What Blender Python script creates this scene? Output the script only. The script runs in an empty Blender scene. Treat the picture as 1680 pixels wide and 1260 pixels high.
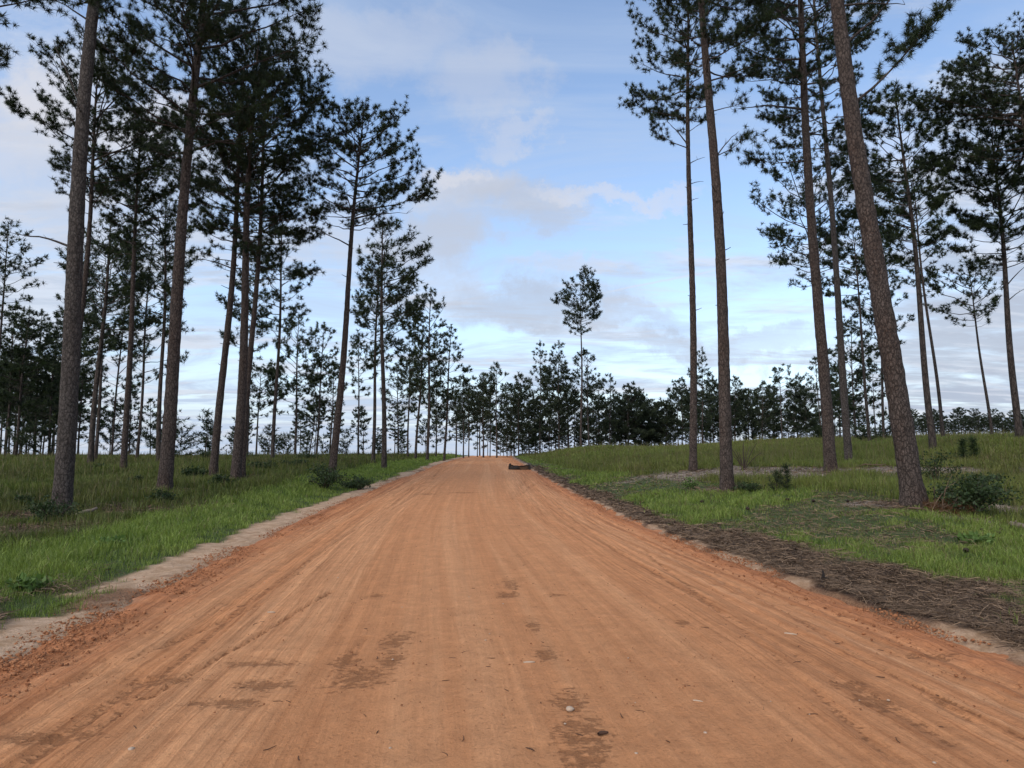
import bpy, math, random
import numpy as np

# ------------------------------------------------------------------ camera, light, exposure
S = bpy.context.scene
COL = S.collection
W_PX, F_PX, CX, CY = 1680.0, 1090.0, 840.0, 630.0
HORIZON = 745.0
TILT = math.atan((HORIZON - CY) / F_PX)
CAM_Z = 1.55
cam_data = bpy.data.cameras.new("camera")
cam_data.sensor_width = 36.0
cam_data.lens = 36.0 * F_PX / W_PX
cam_data.clip_start, cam_data.clip_end = 0.05, 6000.0
cam = bpy.data.objects.new("camera", cam_data)
cam.location = (0, 0, CAM_Z)
cam.rotation_euler = (math.pi / 2 + TILT, 0, 0)
COL.objects.link(cam)
S.camera = cam
S.view_settings.view_transform = 'Standard'
S.view_settings.look = 'None'
EXPOSURE = 0.9
S.view_settings.exposure = EXPOSURE
S.view_settings.gamma = 1.0
S.cycles.max_bounces = 6
S.cycles.transparent_max_bounces = 8

SUN_EL, SUN_AZ = math.radians(42), math.radians(215)     # azimuth clockwise from +Y: behind the viewer, to the left
sun_data = bpy.data.lights.new("sun", 'SUN')
sun_data.energy = 1.0
sun_data.angle = math.radians(50)
sun_data.color = (1.0, 0.94, 0.86)
sun = bpy.data.objects.new("sun", sun_data)
COL.objects.link(sun)
sun.rotation_euler = (math.pi / 2 - SUN_EL, 0, -SUN_AZ + math.pi)
sun.location = (0, 0, 60)

def ray(px, py):
    """direction of the photograph's pixel in world space"""
    x, v = (px - CX) / F_PX, (CY - py) / F_PX
    c, s = math.cos(TILT), math.sin(TILT)
    return np.array([x, c - v * s, s + v * c])

def at(px, py, D):
    d = ray(px, py)
    return np.array([0, 0, CAM_Z]) + d * (D / d[1])

# ------------------------------------------------------------------ node helpers
class NT:
    def __init__(s, tree):
        s.t = tree; s.n = tree.nodes; s.l = tree.links
        s.n.clear()
    def node(s, kind, **kw):
        nd = s.n.new(kind)
        for k, v in kw.items(): setattr(nd, k, v)
        return nd
    def put(s, sock, v):
        if isinstance(v, bpy.types.NodeSocket): s.l.new(v, sock)
        elif isinstance(v, (tuple, list)) and sock.type == 'RGBA' and len(v) == 3: sock.default_value = (*v, 1)
        else: sock.default_value = v
    def m(s, op, a, b=None, c=None, clamp=False):
        nd = s.node('ShaderNodeMath', operation=op, use_clamp=clamp)
        s.put(nd.inputs[0], a)
        if b is not None: s.put(nd.inputs[1], b)
        if c is not None: s.put(nd.inputs[2], c)
        return nd.outputs[0]
    def mix(s, f, a, b, blend='MIX'):
        nd = s.node('ShaderNodeMix', data_type='RGBA', blend_type=blend)
        s.put(nd.inputs[0], f); s.put(nd.inputs[6], a); s.put(nd.inputs[7], b)
        return nd.outputs[2]
    def step(s, x, a, b):
        nd = s.node('ShaderNodeMapRange', interpolation_type='SMOOTHSTEP')
        s.put(nd.inputs[0], x); s.put(nd.inputs[1], a); s.put(nd.inputs[2], b)
        return nd.outputs[0]
    def noise(s, vec, scale, detail=4, rough=0.55, dist=0.0, color=False):
        nd = s.node('ShaderNodeTexNoise')
        s.put(nd.inputs['Vector'], vec)
        nd.inputs['Scale'].default_value = scale; nd.inputs['Detail'].default_value = detail
        nd.inputs['Roughness'].default_value = rough; nd.inputs['Distortion'].default_value = dist
        return nd.outputs[1 if color else 0]
    def comb(s, x, y, z=0.0):
        nd = s.node('ShaderNodeCombineXYZ')
        for i, v in enumerate((x, y, z)): s.put(nd.inputs[i], v)
        return nd.outputs[0]
    def scl(s, vec, v):
        nd = s.node('ShaderNodeVectorMath', operation='MULTIPLY')
        s.put(nd.inputs[0], vec); nd.inputs[1].default_value = v
        return nd.outputs[0]
    def attr(s, name, out=2):
        return s.node('ShaderNodeAttribute', attribute_name=name).outputs[out]

# ------------------------------------------------------------------ sky (world)
def build_world():
    w = bpy.data.worlds.new("World"); S.world = w; w.use_nodes = True
    g = NT(w.node_tree)
    STR = 0.15
    sky = g.node('ShaderNodeTexSky', sky_type='NISHITA')
    sky.sun_disc = False; sky.sun_elevation = SUN_EL; sky.sun_rotation = SUN_AZ
    sky.air_density = 1.0; sky.dust_density = 0.8; sky.ozone_density = 2.0; sky.altitude = 50
    tc = g.node('ShaderNodeTexCoord').outputs['Generated']
    sp = g.node('ShaderNodeSeparateXYZ'); g.put(sp.inputs[0], tc)
    x, y, z = sp.outputs
    zc = g.m('MAXIMUM', z, 0.0)
    base = g.mix(1.0, sky.outputs[0], SKY_TINT, 'MULTIPLY')
    # thin high veil everywhere, thicker towards the horizon
    den = g.m('ADD', zc, 0.10)
    p = g.comb(g.m('DIVIDE', x, den), g.m('DIVIDE', y, den))
    k = 1.0 / (STR * 2 ** EXPOSURE)
    white, warm = tuple(c * k for c in (0.72, 0.76, 0.85)), tuple(c * k for c in (0.75, 0.75, 0.80))
    grey = tuple(c * k for c in (0.43, 0.49, 0.61))
    veil = g.noise(g.scl(p, (0.9, 1.7, 1)), 1.0, 9, 0.62, 0.9)
    low = g.m('POWER', g.m('SUBTRACT', 1.0, zc, clamp=True), 7.0)
    vf = g.m('ADD', g.m('MULTIPLY', g.step(veil, 0.40, 0.68), 0.60), g.m('MULTIPLY', low, 1.0), clamp=True)
    vf = g.m('MULTIPLY', vf, 0.96)
    col = g.mix(vf, base, tuple(c * k for c in (0.53, 0.64, 0.83)))
    # tangent coordinates of the sky ahead of the road
    ys = g.m('MAXIMUM', y, 0.08)
    X = g.m('DIVIDE', x, ys); Z = g.m('DIVIDE', zc, ys)
    ahead = g.step(y, 0.05, 0.25)
    wv = g.node('ShaderNodeSeparateColor'); g.put(wv.inputs[0], g.noise(g.comb(X, Z), 6.5, 9, 0.66, 0.0, True))
    wx = g.m('MULTIPLY', g.m('SUBTRACT', wv.outputs[0], 0.5), 0.30)
    wz = g.m('MULTIPLY', g.m('SUBTRACT', wv.outputs[1], 0.5), 0.24)
    Xw, Zw = g.m('ADD', X, wx), g.m('ADD', Z, wz)
    # broken bands of low cloud: denser low down and to both sides
    n1 = g.noise(g.scl(p, (1.0, 2.3, 1)), 1.0, 10, 0.64, 0.5)
    side = g.m('ADD', g.m('MULTIPLY', g.step(X, 0.30, 0.75), 0.16), g.m('MULTIPLY', g.step(X, -0.35, -0.75), 0.13))
    hi = g.m('MULTIPLY', g.step(Z, 0.30, 0.62), -0.10)
    bias = g.m('ADD', side, hi)
    bands = g.step(g.m('ADD', n1, bias), 0.48, 0.66)
    shade = g.noise(g.scl(p, (1.5, 3.4, 1)), 1.3, 9, 0.65, 0.4)
    right = g.step(X, 0.25, 0.65)
    gm = g.m('MULTIPLY', g.step(g.m('ADD', shade, g.m('MULTIPLY', right, 0.07)), 0.44, 0.60), g.m('ADD', 0.55, g.m('MULTIPLY', right, 0.35)))
    bcol = g.mix(gm, white, grey)
    col = g.mix(g.m('MULTIPLY', bands, 0.78), col, bcol)
    # single clouds:  px, py, half-width px, half-height px, opacity, greyness
    blobs = [(770, 300, 80, 50, .72, .4), (835, 218, 60, 22, .4, .15), (745, 275, 40, 22, .55, .0), (850, 325, 90, 50, .62, .7),
             (700, 390, 95, 50, .75, .6), (850, 500, 130, 45, .7, .8), (1010, 520, 90, 20, .5, .6), (940, 430, 90, 14, .4, .2), (95, 140, 110, 60, .8, .0), (265, 195, 90, 55, .75, .05),
             (35, 215, 120, 70, .6, .1), (150, 330, 200, 110, .5, .35), (800, 140, 90, 60, .4, .3), (600, 60, 160, 60, .3, .2), (1010, 310, 130, 16, .5, .0),
             (560, 370, 90, 60, .45, .3), (1090, 570, 70, 22, .5, .8), (1240, 570, 120, 25, .5, .7), (1500, 250, 160, 40, .35, .0),
             (1600, 540, 200, 110, .45, .7), (700, 470, 90, 40, .4, .3)]
    for px, py, rx, ry, op, gy in blobs:
        d = ray(px, py); x0, z0 = d[0] / d[1], d[2] / d[1]
        e = g.m('ADD', g.m('POWER', g.m('DIVIDE', g.m('SUBTRACT', Xw, float(x0)), rx / 1000), 2.0),
                g.m('POWER', g.m('DIVIDE', g.m('SUBTRACT', Zw, float(z0)), ry / 1000), 2.0))
        mk = g.m('MULTIPLY', g.m('MULTIPLY', g.step(e, 1.7, 0.0), op), ahead)
        c = tuple(a * (1 - gy) + b * gy for a, b in zip(warm, grey))
        col = g.mix(mk, col, c)
    # two old vapour trails
    for (ax, ay), (bx, by), wd in (((985, 482), (1190, 438), 3.0), ((640, 585), (880, 607), 4.0)):
        a, b = ray(ax, ay), ray(bx, by)
        x0, z0, x1, z1 = a[0] / a[1], a[2] / a[1], b[0] / b[1], b[2] / b[1]
        sl = (z1 - z0) / (x1 - x0)
        dz = g.m('SUBTRACT', g.m('ADD', Z, g.m('MULTIPLY', wz, 0.06)), g.m('ADD', g.m('MULTIPLY', g.m('SUBTRACT', X, float(x0)), float(sl)), float(z0)))
        line = g.step(g.m('ABSOLUTE', dz), wd / 1000, 0.0)
        ends = g.m('MULTIPLY', g.step(X, float(x0) - .02, float(x0) + .05), g.step(X, float(x1) + .03, float(x1) - .05))
        col = g.mix(g.m('MULTIPLY', g.m('MULTIPLY', g.m('MULTIPLY', line, ends), 0.55), ahead), col, white)
    bg = g.node('ShaderNodeBackground'); bg.inputs[1].default_value = STR
    g.put(bg.inputs[0], col)
    out = g.node('ShaderNodeOutputWorld'); g.l.new(bg.outputs[0], out.inputs[0])
SKY_TINT = (1.00, .95, .91)
build_world()

# ------------------------------------------------------------------ numeric helpers
_tab = np.random.RandomState(7).rand(256, 256)
def vnoise(x, y, seed=0):
    x = np.asarray(x, float) + seed * 17.31; y = np.asarray(y, float) + seed * 9.77
    xi, yi = np.floor(x).astype(int), np.floor(y).astype(int)
    fx, fy = x - xi, y - yi
    fx, fy = fx * fx * (3 - 2 * fx), fy * fy * (3 - 2 * fy)
    a, b = _tab[xi & 255, yi & 255], _tab[(xi + 1) & 255, yi & 255]
    c, d = _tab[xi & 255, (yi + 1) & 255], _tab[(xi + 1) & 255, (yi + 1) & 255]
    return (a * (1 - fx) + b * fx) * (1 - fy) + (c * (1 - fx) + d * fx) * fy
def fbm(x, y, oct=4, seed=0, gain=.5):
    s, a, t = 0, 1, 0
    for i in range(oct):
        s = s + a * vnoise(np.asarray(x) * 2 ** i, np.asarray(y) * 2 ** i, seed + i); t += a; a *= gain
    return s / t                                                     # 0..1
def sst(x, a, b):
    t = np.clip((np.asarray(x, float) - a) / (b - a), 0, 1)
    return t * t * (3 - 2 * t)

def make_mesh(name, V, faces, mat=None, smooth=False, attrs=None, colors=None):
    """faces: list of int arrays (M,k). attrs: {name: per-vertex float}; colors: {name: per-vertex rgb}"""
    me = bpy.data.meshes.new(name)
    V = np.ascontiguousarray(V, np.float32)
    faces = [np.asarray(f, np.int32) for f in faces if len(f)]
    me.vertices.add(len(V)); me.vertices.foreach_set("co", V.ravel())
    tot = np.concatenate([np.full(len(f), f.shape[1], np.int32) for f in faces])
    idx = np.concatenate([f.ravel() for f in faces])
    me.loops.add(len(idx)); me.loops.foreach_set("vertex_index", idx)
    me.polygons.add(len(tot))
    me.polygons.foreach_set("loop_start", np.concatenate([[0], np.cumsum(tot)[:-1]]).astype(np.int32))
    me.polygons.foreach_set("loop_total", tot)
    if smooth: me.polygons.foreach_set("use_smooth", np.ones(len(tot), bool))
    for k, v in (attrs or {}).items():
        me.attributes.new(k, 'FLOAT', 'POINT').data.foreach_set("value", np.ascontiguousarray(v, np.float32))
    for k, v in (colors or {}).items():
        c = np.ones((len(V), 4), np.float32); c[:, :3] = v
        me.attributes.new(k, 'FLOAT_COLOR', 'POINT').data.foreach_set("color", c.ravel())
    me.update(calc_edges=True)
    if mat: me.materials.append(mat)
    return me

def link(name, me, parent=None, loc=(0, 0, 0), label=None, cat=None, group=None, kind=None):
    o = bpy.data.objects.new(name, me); COL.objects.link(o)
    o.location = loc
    if parent: o.parent = parent
    if label: o["label"] = label
    if cat: o["category"] = cat
    if group: o["group"] = group
    if kind: o["kind"] = kind
    return o

class Geo:
    """collects verts, quads, tris"""
    def __init__(s): s.v, s.f, s.n, s.a = [], [], 0, []
    def add(s, V, F, a=None):
        V = np.asarray(V, float); F = np.asarray(F, int)
        s.v.append(V); s.f.append(F + s.n); s.n += len(V)
        s.a.append(np.full(len(V), 0.5 if a is None else a, float) if np.isscalar(a) or a is None else a)
    def tube(s, P, R, sides=6, cap=True):
        P = np.asarray(P, float); R = np.asarray(R, float)
        T = np.gradient(P, axis=0); T /= np.linalg.norm(T, axis=1)[:, None] + 1e-9
        up = np.where(np.abs(T[:, 2:3]) > .9, np.array([[1., 0, 0]]), np.array([[0, 0, 1.]]))
        if np.abs(T[:, 2]).mean() > .6: up = np.repeat([[1., 0, 0]], len(P), 0)
        A = np.cross(T, up); A /= np.linalg.norm(A, axis=1)[:, None] + 1e-9
        B = np.cross(T, A)
        th = np.arange(sides) * 2 * math.pi / sides
        if R.ndim == 1: R = np.repeat(R[:, None], sides, 1)
        V = P[:, None, :] + R[:, :, None] * (np.cos(th)[None, :, None] * A[:, None, :] + np.sin(th)[None, :, None] * B[:, None, :])
        n = len(P); i = np.arange(n - 1)[:, None] * sides; j = np.arange(sides)[None, :]; k = (j + 1) % sides
        F = np.stack([i + j, i + k, i + sides + k, i + sides + j], -1).reshape(-1, 4)
        V = V.reshape(-1, 3)
        if cap:
            V = np.vstack([V, P[-1]]); c = n * sides
            jj = np.arange(sides); Fc = np.stack([(n - 1) * sides + jj, (n - 1) * sides + (jj + 1) % sides, np.full(sides, c), np.full(sides, c)], -1)
            s.add(V, F); s.f.append(Fc[:, :3] + s.n - len(V)); return
        s.add(V, F)
    def mesh(s, name, mat, smooth=False):
        V = np.vstack(s.v)
        q = [f for f in s.f if f.shape[1] == 4]; t = [f for f in s.f if f.shape[1] == 3]
        fs = ([np.vstack(q)] if q else []) + ([np.vstack(t)] if t else [])
        return make_mesh(name, V, fs, mat, smooth, {"tone": np.concatenate(s.a)})

# ------------------------------------------------------------------ materials
def mat(name, rough=0.9):
    m = bpy.data.materials.new(name); m.use_nodes = True
    g = NT(m.node_tree)
    b = g.node('ShaderNodeBsdfPrincipled'); b.inputs['Roughness'].default_value = rough
    b.inputs['Specular IOR Level'].default_value = 0.2
    o = g.node('ShaderNodeOutputMaterial'); g.l.new(b.outputs[0], o.inputs[0])
    return m, g, b, o
def bump(g, b, h, strength, dist):
    n = g.node('ShaderNodeBump'); n.inputs['Strength'].default_value = strength; n.inputs['Distance'].default_value = dist
    g.put(n.inputs['Height'], h); g.l.new(n.outputs[0], b.inputs['Normal'])

def bark_material(name, plate, furrow, tint, scale):
    m, g, b, o = mat(name, 0.95)
    tc = g.node('ShaderNodeTexCoord').outputs['Object']
    wob = g.noise(tc, 7.0, 6, 0.7, 0, True)
    v = g.node('ShaderNodeVectorMath', operation='MULTIPLY_ADD')
    g.put(v.inputs[0], wob); v.inputs[1].default_value = (.13, .13, .16); g.put(v.inputs[2], tc)
    p = g.scl(v.outputs[0], (1.0, 1.0, 0.40))
    vo = g.node('ShaderNodeTexVoronoi', feature='DISTANCE_TO_EDGE'); g.put(vo.inputs['Vector'], p); vo.inputs['Scale'].default_value = scale
    v2 = g.node('ShaderNodeTexVoronoi', feature='DISTANCE_TO_EDGE'); g.put(v2.inputs['Vector'], p); v2.inputs['Scale'].default_value = scale * 2.3
    vc = g.node('ShaderNodeTexVoronoi', feature='F1'); g.put(vc.inputs['Vector'], p); vc.inputs['Scale'].default_value = scale * 2.3
    cell = g.node('ShaderNodeSeparateColor'); g.put(cell.inputs[0], vc.outputs['Color'])
    fine = g.noise(g.scl(tc, (1, 1, .3)), 38.0, 6, 0.7)
    mid = g.noise(g.scl(tc, (1, 1, .3)), 14.0, 4, 0.6)
    fz = g.m('MULTIPLY', g.m('SUBTRACT', fine, .5), .22)
    c1 = g.step(g.m('ADD', vo.outputs[0], fz), g.m('MULTIPLY', mid, -.04), 0.17)
    c2 = g.step(g.m('ADD', v2.outputs[0], fz), -.06, 0.14)
    crack = g.m('MULTIPLY', g.m('MULTIPLY_ADD', c1, .85, .15), g.m('MULTIPLY_ADD', c2, .55, .45))
    big = g.noise(g.scl(tc, (1, 1, .4)), 1.3, 4, .6)
    c = g.mix(g.step(big, .38, .66), plate, tint)
    c = g.mix(g.m('MULTIPLY', cell.outputs[0], .75), c, tuple(x * 1.7 for x in plate))
    c = g.mix(g.m('MULTIPLY', g.step(fine, .35, .7), .5), c, tuple(x * .5 for x in plate))
    c = g.mix(crack, furrow, c)
    g.put(b.inputs['Base Color'], c)
    bump(g, b, g.m('ADD', g.m('MULTIPLY', crack, 1.0), g.m('MULTIPLY', fine, .6)), 0.9, 0.025)
    return m
M_BARK = bark_material("pine_bark", (.122, .092, .076), (.024, .018, .015), (.105, .062, .044), 17.0)
M_BARK_GREY = bark_material("pine_bark_grey", (.130, .106, .090), (.026, .021, .018), (.100, .074, .060), 18.0)
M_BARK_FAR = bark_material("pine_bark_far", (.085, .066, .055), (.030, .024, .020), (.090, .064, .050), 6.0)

def leaf_material(name, dark, light, trans=.25, rough=.6):
    m, g, b, o = mat(name, rough)
    t = g.attr("tone")
    c = g.mix(t, dark, light)
    g.put(b.inputs['Base Color'], c)
    b.inputs['Specular IOR Level'].default_value = 0.3
    tr = g.node('ShaderNodeBsdfTranslucent'); g.put(tr.inputs[0], g.mix(1.0, c, (1.0, 1.15, .5), 'MULTIPLY'))
    mx = g.node('ShaderNodeMixShader'); mx.inputs[0].default_value = trans
    g.l.new(b.outputs[0], mx.inputs[1]); g.l.new(tr.outputs[0], mx.inputs[2]); g.l.new(mx.outputs[0], o.inputs[0])
    return m
M_NEEDLE = leaf_material("pine_needles", (.013, .022, .009), (.052, .070, .022), .2)
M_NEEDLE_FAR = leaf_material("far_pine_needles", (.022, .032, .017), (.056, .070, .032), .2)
M_SHRUB = leaf_material("shrub_leaves", (.020, .034, .012), (.055, .085, .026), .2)
M_WEED = leaf_material("weed_leaves", (.070, .115, .026), (.150, .235, .060), .25)

def plain(name, col, var=.35, scale=20, rough=.9):
    m, g, b, o = mat(name, rough)
    tc = g.node('ShaderNodeTexCoord').outputs['Object']
    n = g.noise(tc, scale, 5, .6)
    g.put(b.inputs['Base Color'], g.mix(n, tuple(c * (1 - var) for c in col), tuple(c * (1 + var) for c in col)))
    bump(g, b, n, .5, .01)
    return m

# ------------------------------------------------------------------ the lie of the land
RY = np.array([-30, 0, 5, 8, 11.3, 15, 19.2, 27, 36, 55, 79, 110, 150, 400.])
RX = np.array([3.6, .6, .03, -.33, -.68, -1.02, -1.28, -1.66, -1.95, -2.5, -3.05, -3.2, -2.0, 20.])
RZ_Y = np.array([-30, 0, 10, 16, 22, 29, 36, 50, 65, 79, 95, 110, 125, 160, 400.])
RZ = np.array([-.02, 0, 0, .03, .13, .29, .46, .78, .95, 1.06, 1.18, 1.26, 1.05, -1.2, -12.])
_yy = np.linspace(-30, 400, 1721)
_k = np.hanning(25); _k /= _k.sum()
def _smooth(a): return np.convolve(np.pad(a, 12, mode='edge'), _k, 'valid')
_xc, _zc = _smooth(np.interp(_yy, RY, RX)), _smooth(np.interp(_yy, RZ_Y, RZ))
def road_x(y): return np.interp(y, _yy, _xc)
def road_z(y): return np.interp(y, _yy, _zc)
HW = 3.9
def narrow(y): return np.interp(y, [0, 20, 40, 60, 75], [0, .0, .45, .6, .6])          # the grass closes in towards the crest

CTRL = []                                                            # px, py, D of places whose height the eye can tell
for px, py, D in [(100, 848, 16.5), (270, 803, 20), (350, 783, 27), (386, 792, 25), (545, 772, 28), (447, 757, 40), (630, 757, 38),
                  (108, 785, 27), (148, 766, 36), (202, 772, 30), (224, 757, 44), (260, 764, 37), (0, 760, 40), (60, 748, 62),
                  (300, 748, 66), (500, 747, 66), (700, 748, 70), (0, 900, 10.5), (-200, 850, 16), (250, 850, 15),
                  (1500, 828, 15), (1193, 806, 21), (1137, 775, 27), (1363, 775, 23), (1393, 758, 30), (1533, 745, 32),
                  (1547, 716, 50), (1628, 716, 52), (1674, 722, 34), (1420, 720, 50), (1250, 731, 55), (1100, 733, 58), (953, 737, 70),
                  (1680, 870, 13.5), (1900, 780, 20), (1680, 985, 6.9), (1000, 770, 30), (-400, 755, 50), (2000, 715, 50)]:
    CTRL.append(at(px, py, D) - np.array([0, 0, .32 if (px > 1000 and D >= 45) else .24 if (px < 760 and D >= 60) else 0]))
for x, y, z in [(-25, 90, .9), (-60, 95, .8), (-8, 112, .9), (0, 112, 1.1), (12, 95, 2.0), (30, 95, 2.9), (50, 95, 3.6), (90, 100, 4.6),
                (-40, 130, -1), (0, 136, -.3), (30, 130, 1.2), (60, 130, 3.0), (120, 140, 5), (-120, 130, -1), (-90, 60, 1.2),
                (-60, 20, .2), (-40, 0, -.2), (40, 0, 1.0), (-30, -25, 0), (30, -25, .5), (80, 20, 3.5), (-60, -25, 0),
                (0, 200, -5), (-100, 200, -5), (70, 200, 3), (160, 230, 5.2), (220, 230, 5.2), (0, 300, -9), (150, 320, 3), (-150, 300, -9), (300, 300, 4)]:
    CTRL.append(np.array([x, y, z]))
for y in (-20, -5, 4, 12, 20, 36, 55, 79, 100, 118):
    for s in (-5.5, 5.5): CTRL.append(np.array([road_x(y) + s, y, road_z(y) + .05]))
CTRL = np.array(CTRL)
def _warp(x, y):                                                     # distances count less the farther they are
    return np.arcsinh(np.asarray(x) / 14.0), np.arcsinh((np.asarray(y) + 6) / 16.0)
def _phi(r2): return 0.5 * r2 * np.log(r2 + 1e-9)
_cx, _cy = _warp(CTRL[:, 0], CTRL[:, 1])
_n = len(CTRL)
_A = np.zeros((_n + 3, _n + 3))
_A[:_n, :_n] = _phi((_cx[:, None] - _cx) ** 2 + (_cy[:, None] - _cy) ** 2) + np.eye(_n) * .006
_A[:_n, _n:] = np.stack([np.ones(_n), _cx, _cy], 1); _A[_n:, :_n] = _A[:_n, _n:].T
_w = np.linalg.solve(_A, np.concatenate([CTRL[:, 2], [0, 0, 0]]))
def tps(x, y):
    X, Y = _warp(np.clip(x, -400, 400), np.clip(y, -60, 420))
    z = _w[_n] + _w[_n + 1] * X + _w[_n + 2] * Y
    for i in range(_n): z = z + _w[i] * _phi((X - _cx[i]) ** 2 + (Y - _cy[i]) ** 2)
    return z
def ground(x, y):
    """height of the land (the road bed lies in it)"""
    x = np.asarray(x, float); y = np.asarray(y, float)
    u = x - road_x(y); zr = road_z(y)
    au = np.abs(u)
    zt = tps(x, y) + (fbm(x * .55, y * .55, 4, 3) - .5) * .22 * sst(au, 5, 9)
    bank = .05 + .07 * sst(au + narrow(y), 4.2, 5.2) + (fbm(x * 1.7, y * 1.7, 3, 9) - .5) * .10
    z = (zr + bank) * (1 - sst(au, 4.2, 8.0)) + zt * sst(au, 4.2, 8.0)
    z = z - 0.20 * (1 - sst(au + narrow(y), HW - .55, HW - .05))
    return z
def g1(x, y): return float(ground(np.array([x]), np.array([y]))[0])

TRUNKS = [at(*t)[:2] for t in [(100, 848, 16.5), (270, 803, 20), (350, 783, 27), (386, 792, 25), (397, 782, 27), (545, 772, 28), (202, 772, 30), (1500, 828, 15), (1193, 806, 21), (1137, 775, 27), (1363, 775, 23), (1393, 758, 30), (1533, 748, 33)]]
# masks over the land ------------------------------------------------
def masks(x, y):
    u = x - road_x(y); u = u + np.sign(u) * narrow(y)
    n = fbm(x * .9, y * .9, 4, 21) - .5
    n2 = fbm(x * 3.1, y * 3.1, 3, 31) - .5
    sand = sst(u, -4.42 + .55 * n + .2 * n2, -4.30 + .55 * n + .2 * n2) * (u < 0) * sst(n2 + .25 + .8 * (vnoise(y * .35, y * 0, 5) - .35), .0, .15)
    sand = np.maximum(sand, (1 - sst(u, 3.95 + .3 * n, 4.12 + .4 * n)) * (u > 0) * sst(n2 + .3 * n, -.12, .1) * .8)
    wst = np.interp(y, [0, 6, 10, 14, 20, 30, 45, 90], [1.1, .9, .75, .55, .42, .32, .22, .12])
    straw = sst(u, 3.78 + .3 * n2, 3.9 + .3 * n2) * (1 - sst(u, 4.0 + wst + 1.1 * n + .9 * n2, 4.3 + wst + 1.1 * n + .9 * n2))
    straw = np.maximum(straw, .7 * (u < 0) * sst(u, -5.0 + 1.2 * n, -4.7 + 1.2 * n) * (1 - sst(y, 6, 9)) * (1 - sand) * sst(n2, -.2, .1))
    wl = 7.0 + 1.0 * n
    wr = np.interp(y, [0, 8, 15, 22, 30, 45, 80], [11.5, 11.5, 11.0, 8.6, 6.6, 5.8, 5.2]) + 1.2 * n
    verge = np.where(u < 0, 1 - sst(-u, wl - .35, wl + .35), 1 - sst(u, wr - .5, wr + .5))
    # worn ground round the two pines on the right, sandy strip by the big leaning pine, leaf litter under the left pines
    def spot(cx, cy, rx, ry): return np.exp(-(((x - cx) / rx) ** 2 + ((y - cy) / ry) ** 2) ** 1.5)
    bare = np.maximum.reduce([spot(8.3, 26.0, 4.0, 2.3), spot(12.6, 23.6, 5.0, 2.6), spot(9.8, 15.6, 3.2, .55), spot(12.5, 13.2, 3.0, .9) * .7, spot(6.9, 21.3, 1.4, .8) * .6, spot(9.2, 13.9, .9, .5)])
    bare = sst(bare + .9 * n + .5 * n2, .42, .70)
    litter_shade = np.maximum.reduce([spot(-10.2, 13.0, 3.2, 1.7), spot(-8.9, 17.0, 2.6, 1.8) * .8, spot(-11.5, 16.3, 1.4, 1.0)])
    for t in TRUNKS: litter_shade = np.maximum(litter_shade, 1.1 * np.exp(-((x - t[0]) ** 2 + (y - t[1]) ** 2) / .75))  # dark ring at each trunk foot: contact shade put in as needle litter
    litter_shade = sst(litter_shade + .8 * n, .35, .75)
    return u, np.clip(sand, 0, 1), np.clip(straw, 0, 1), verge, bare, litter_shade

def axis(pos0, pos1, fine, near, grow):
    a, s = [pos0], fine
    while a[-1] < pos1:
        s = fine if a[-1] < near else max(fine, s * grow)
        a.append(a[-1] + s)
    return np.array(a)

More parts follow.
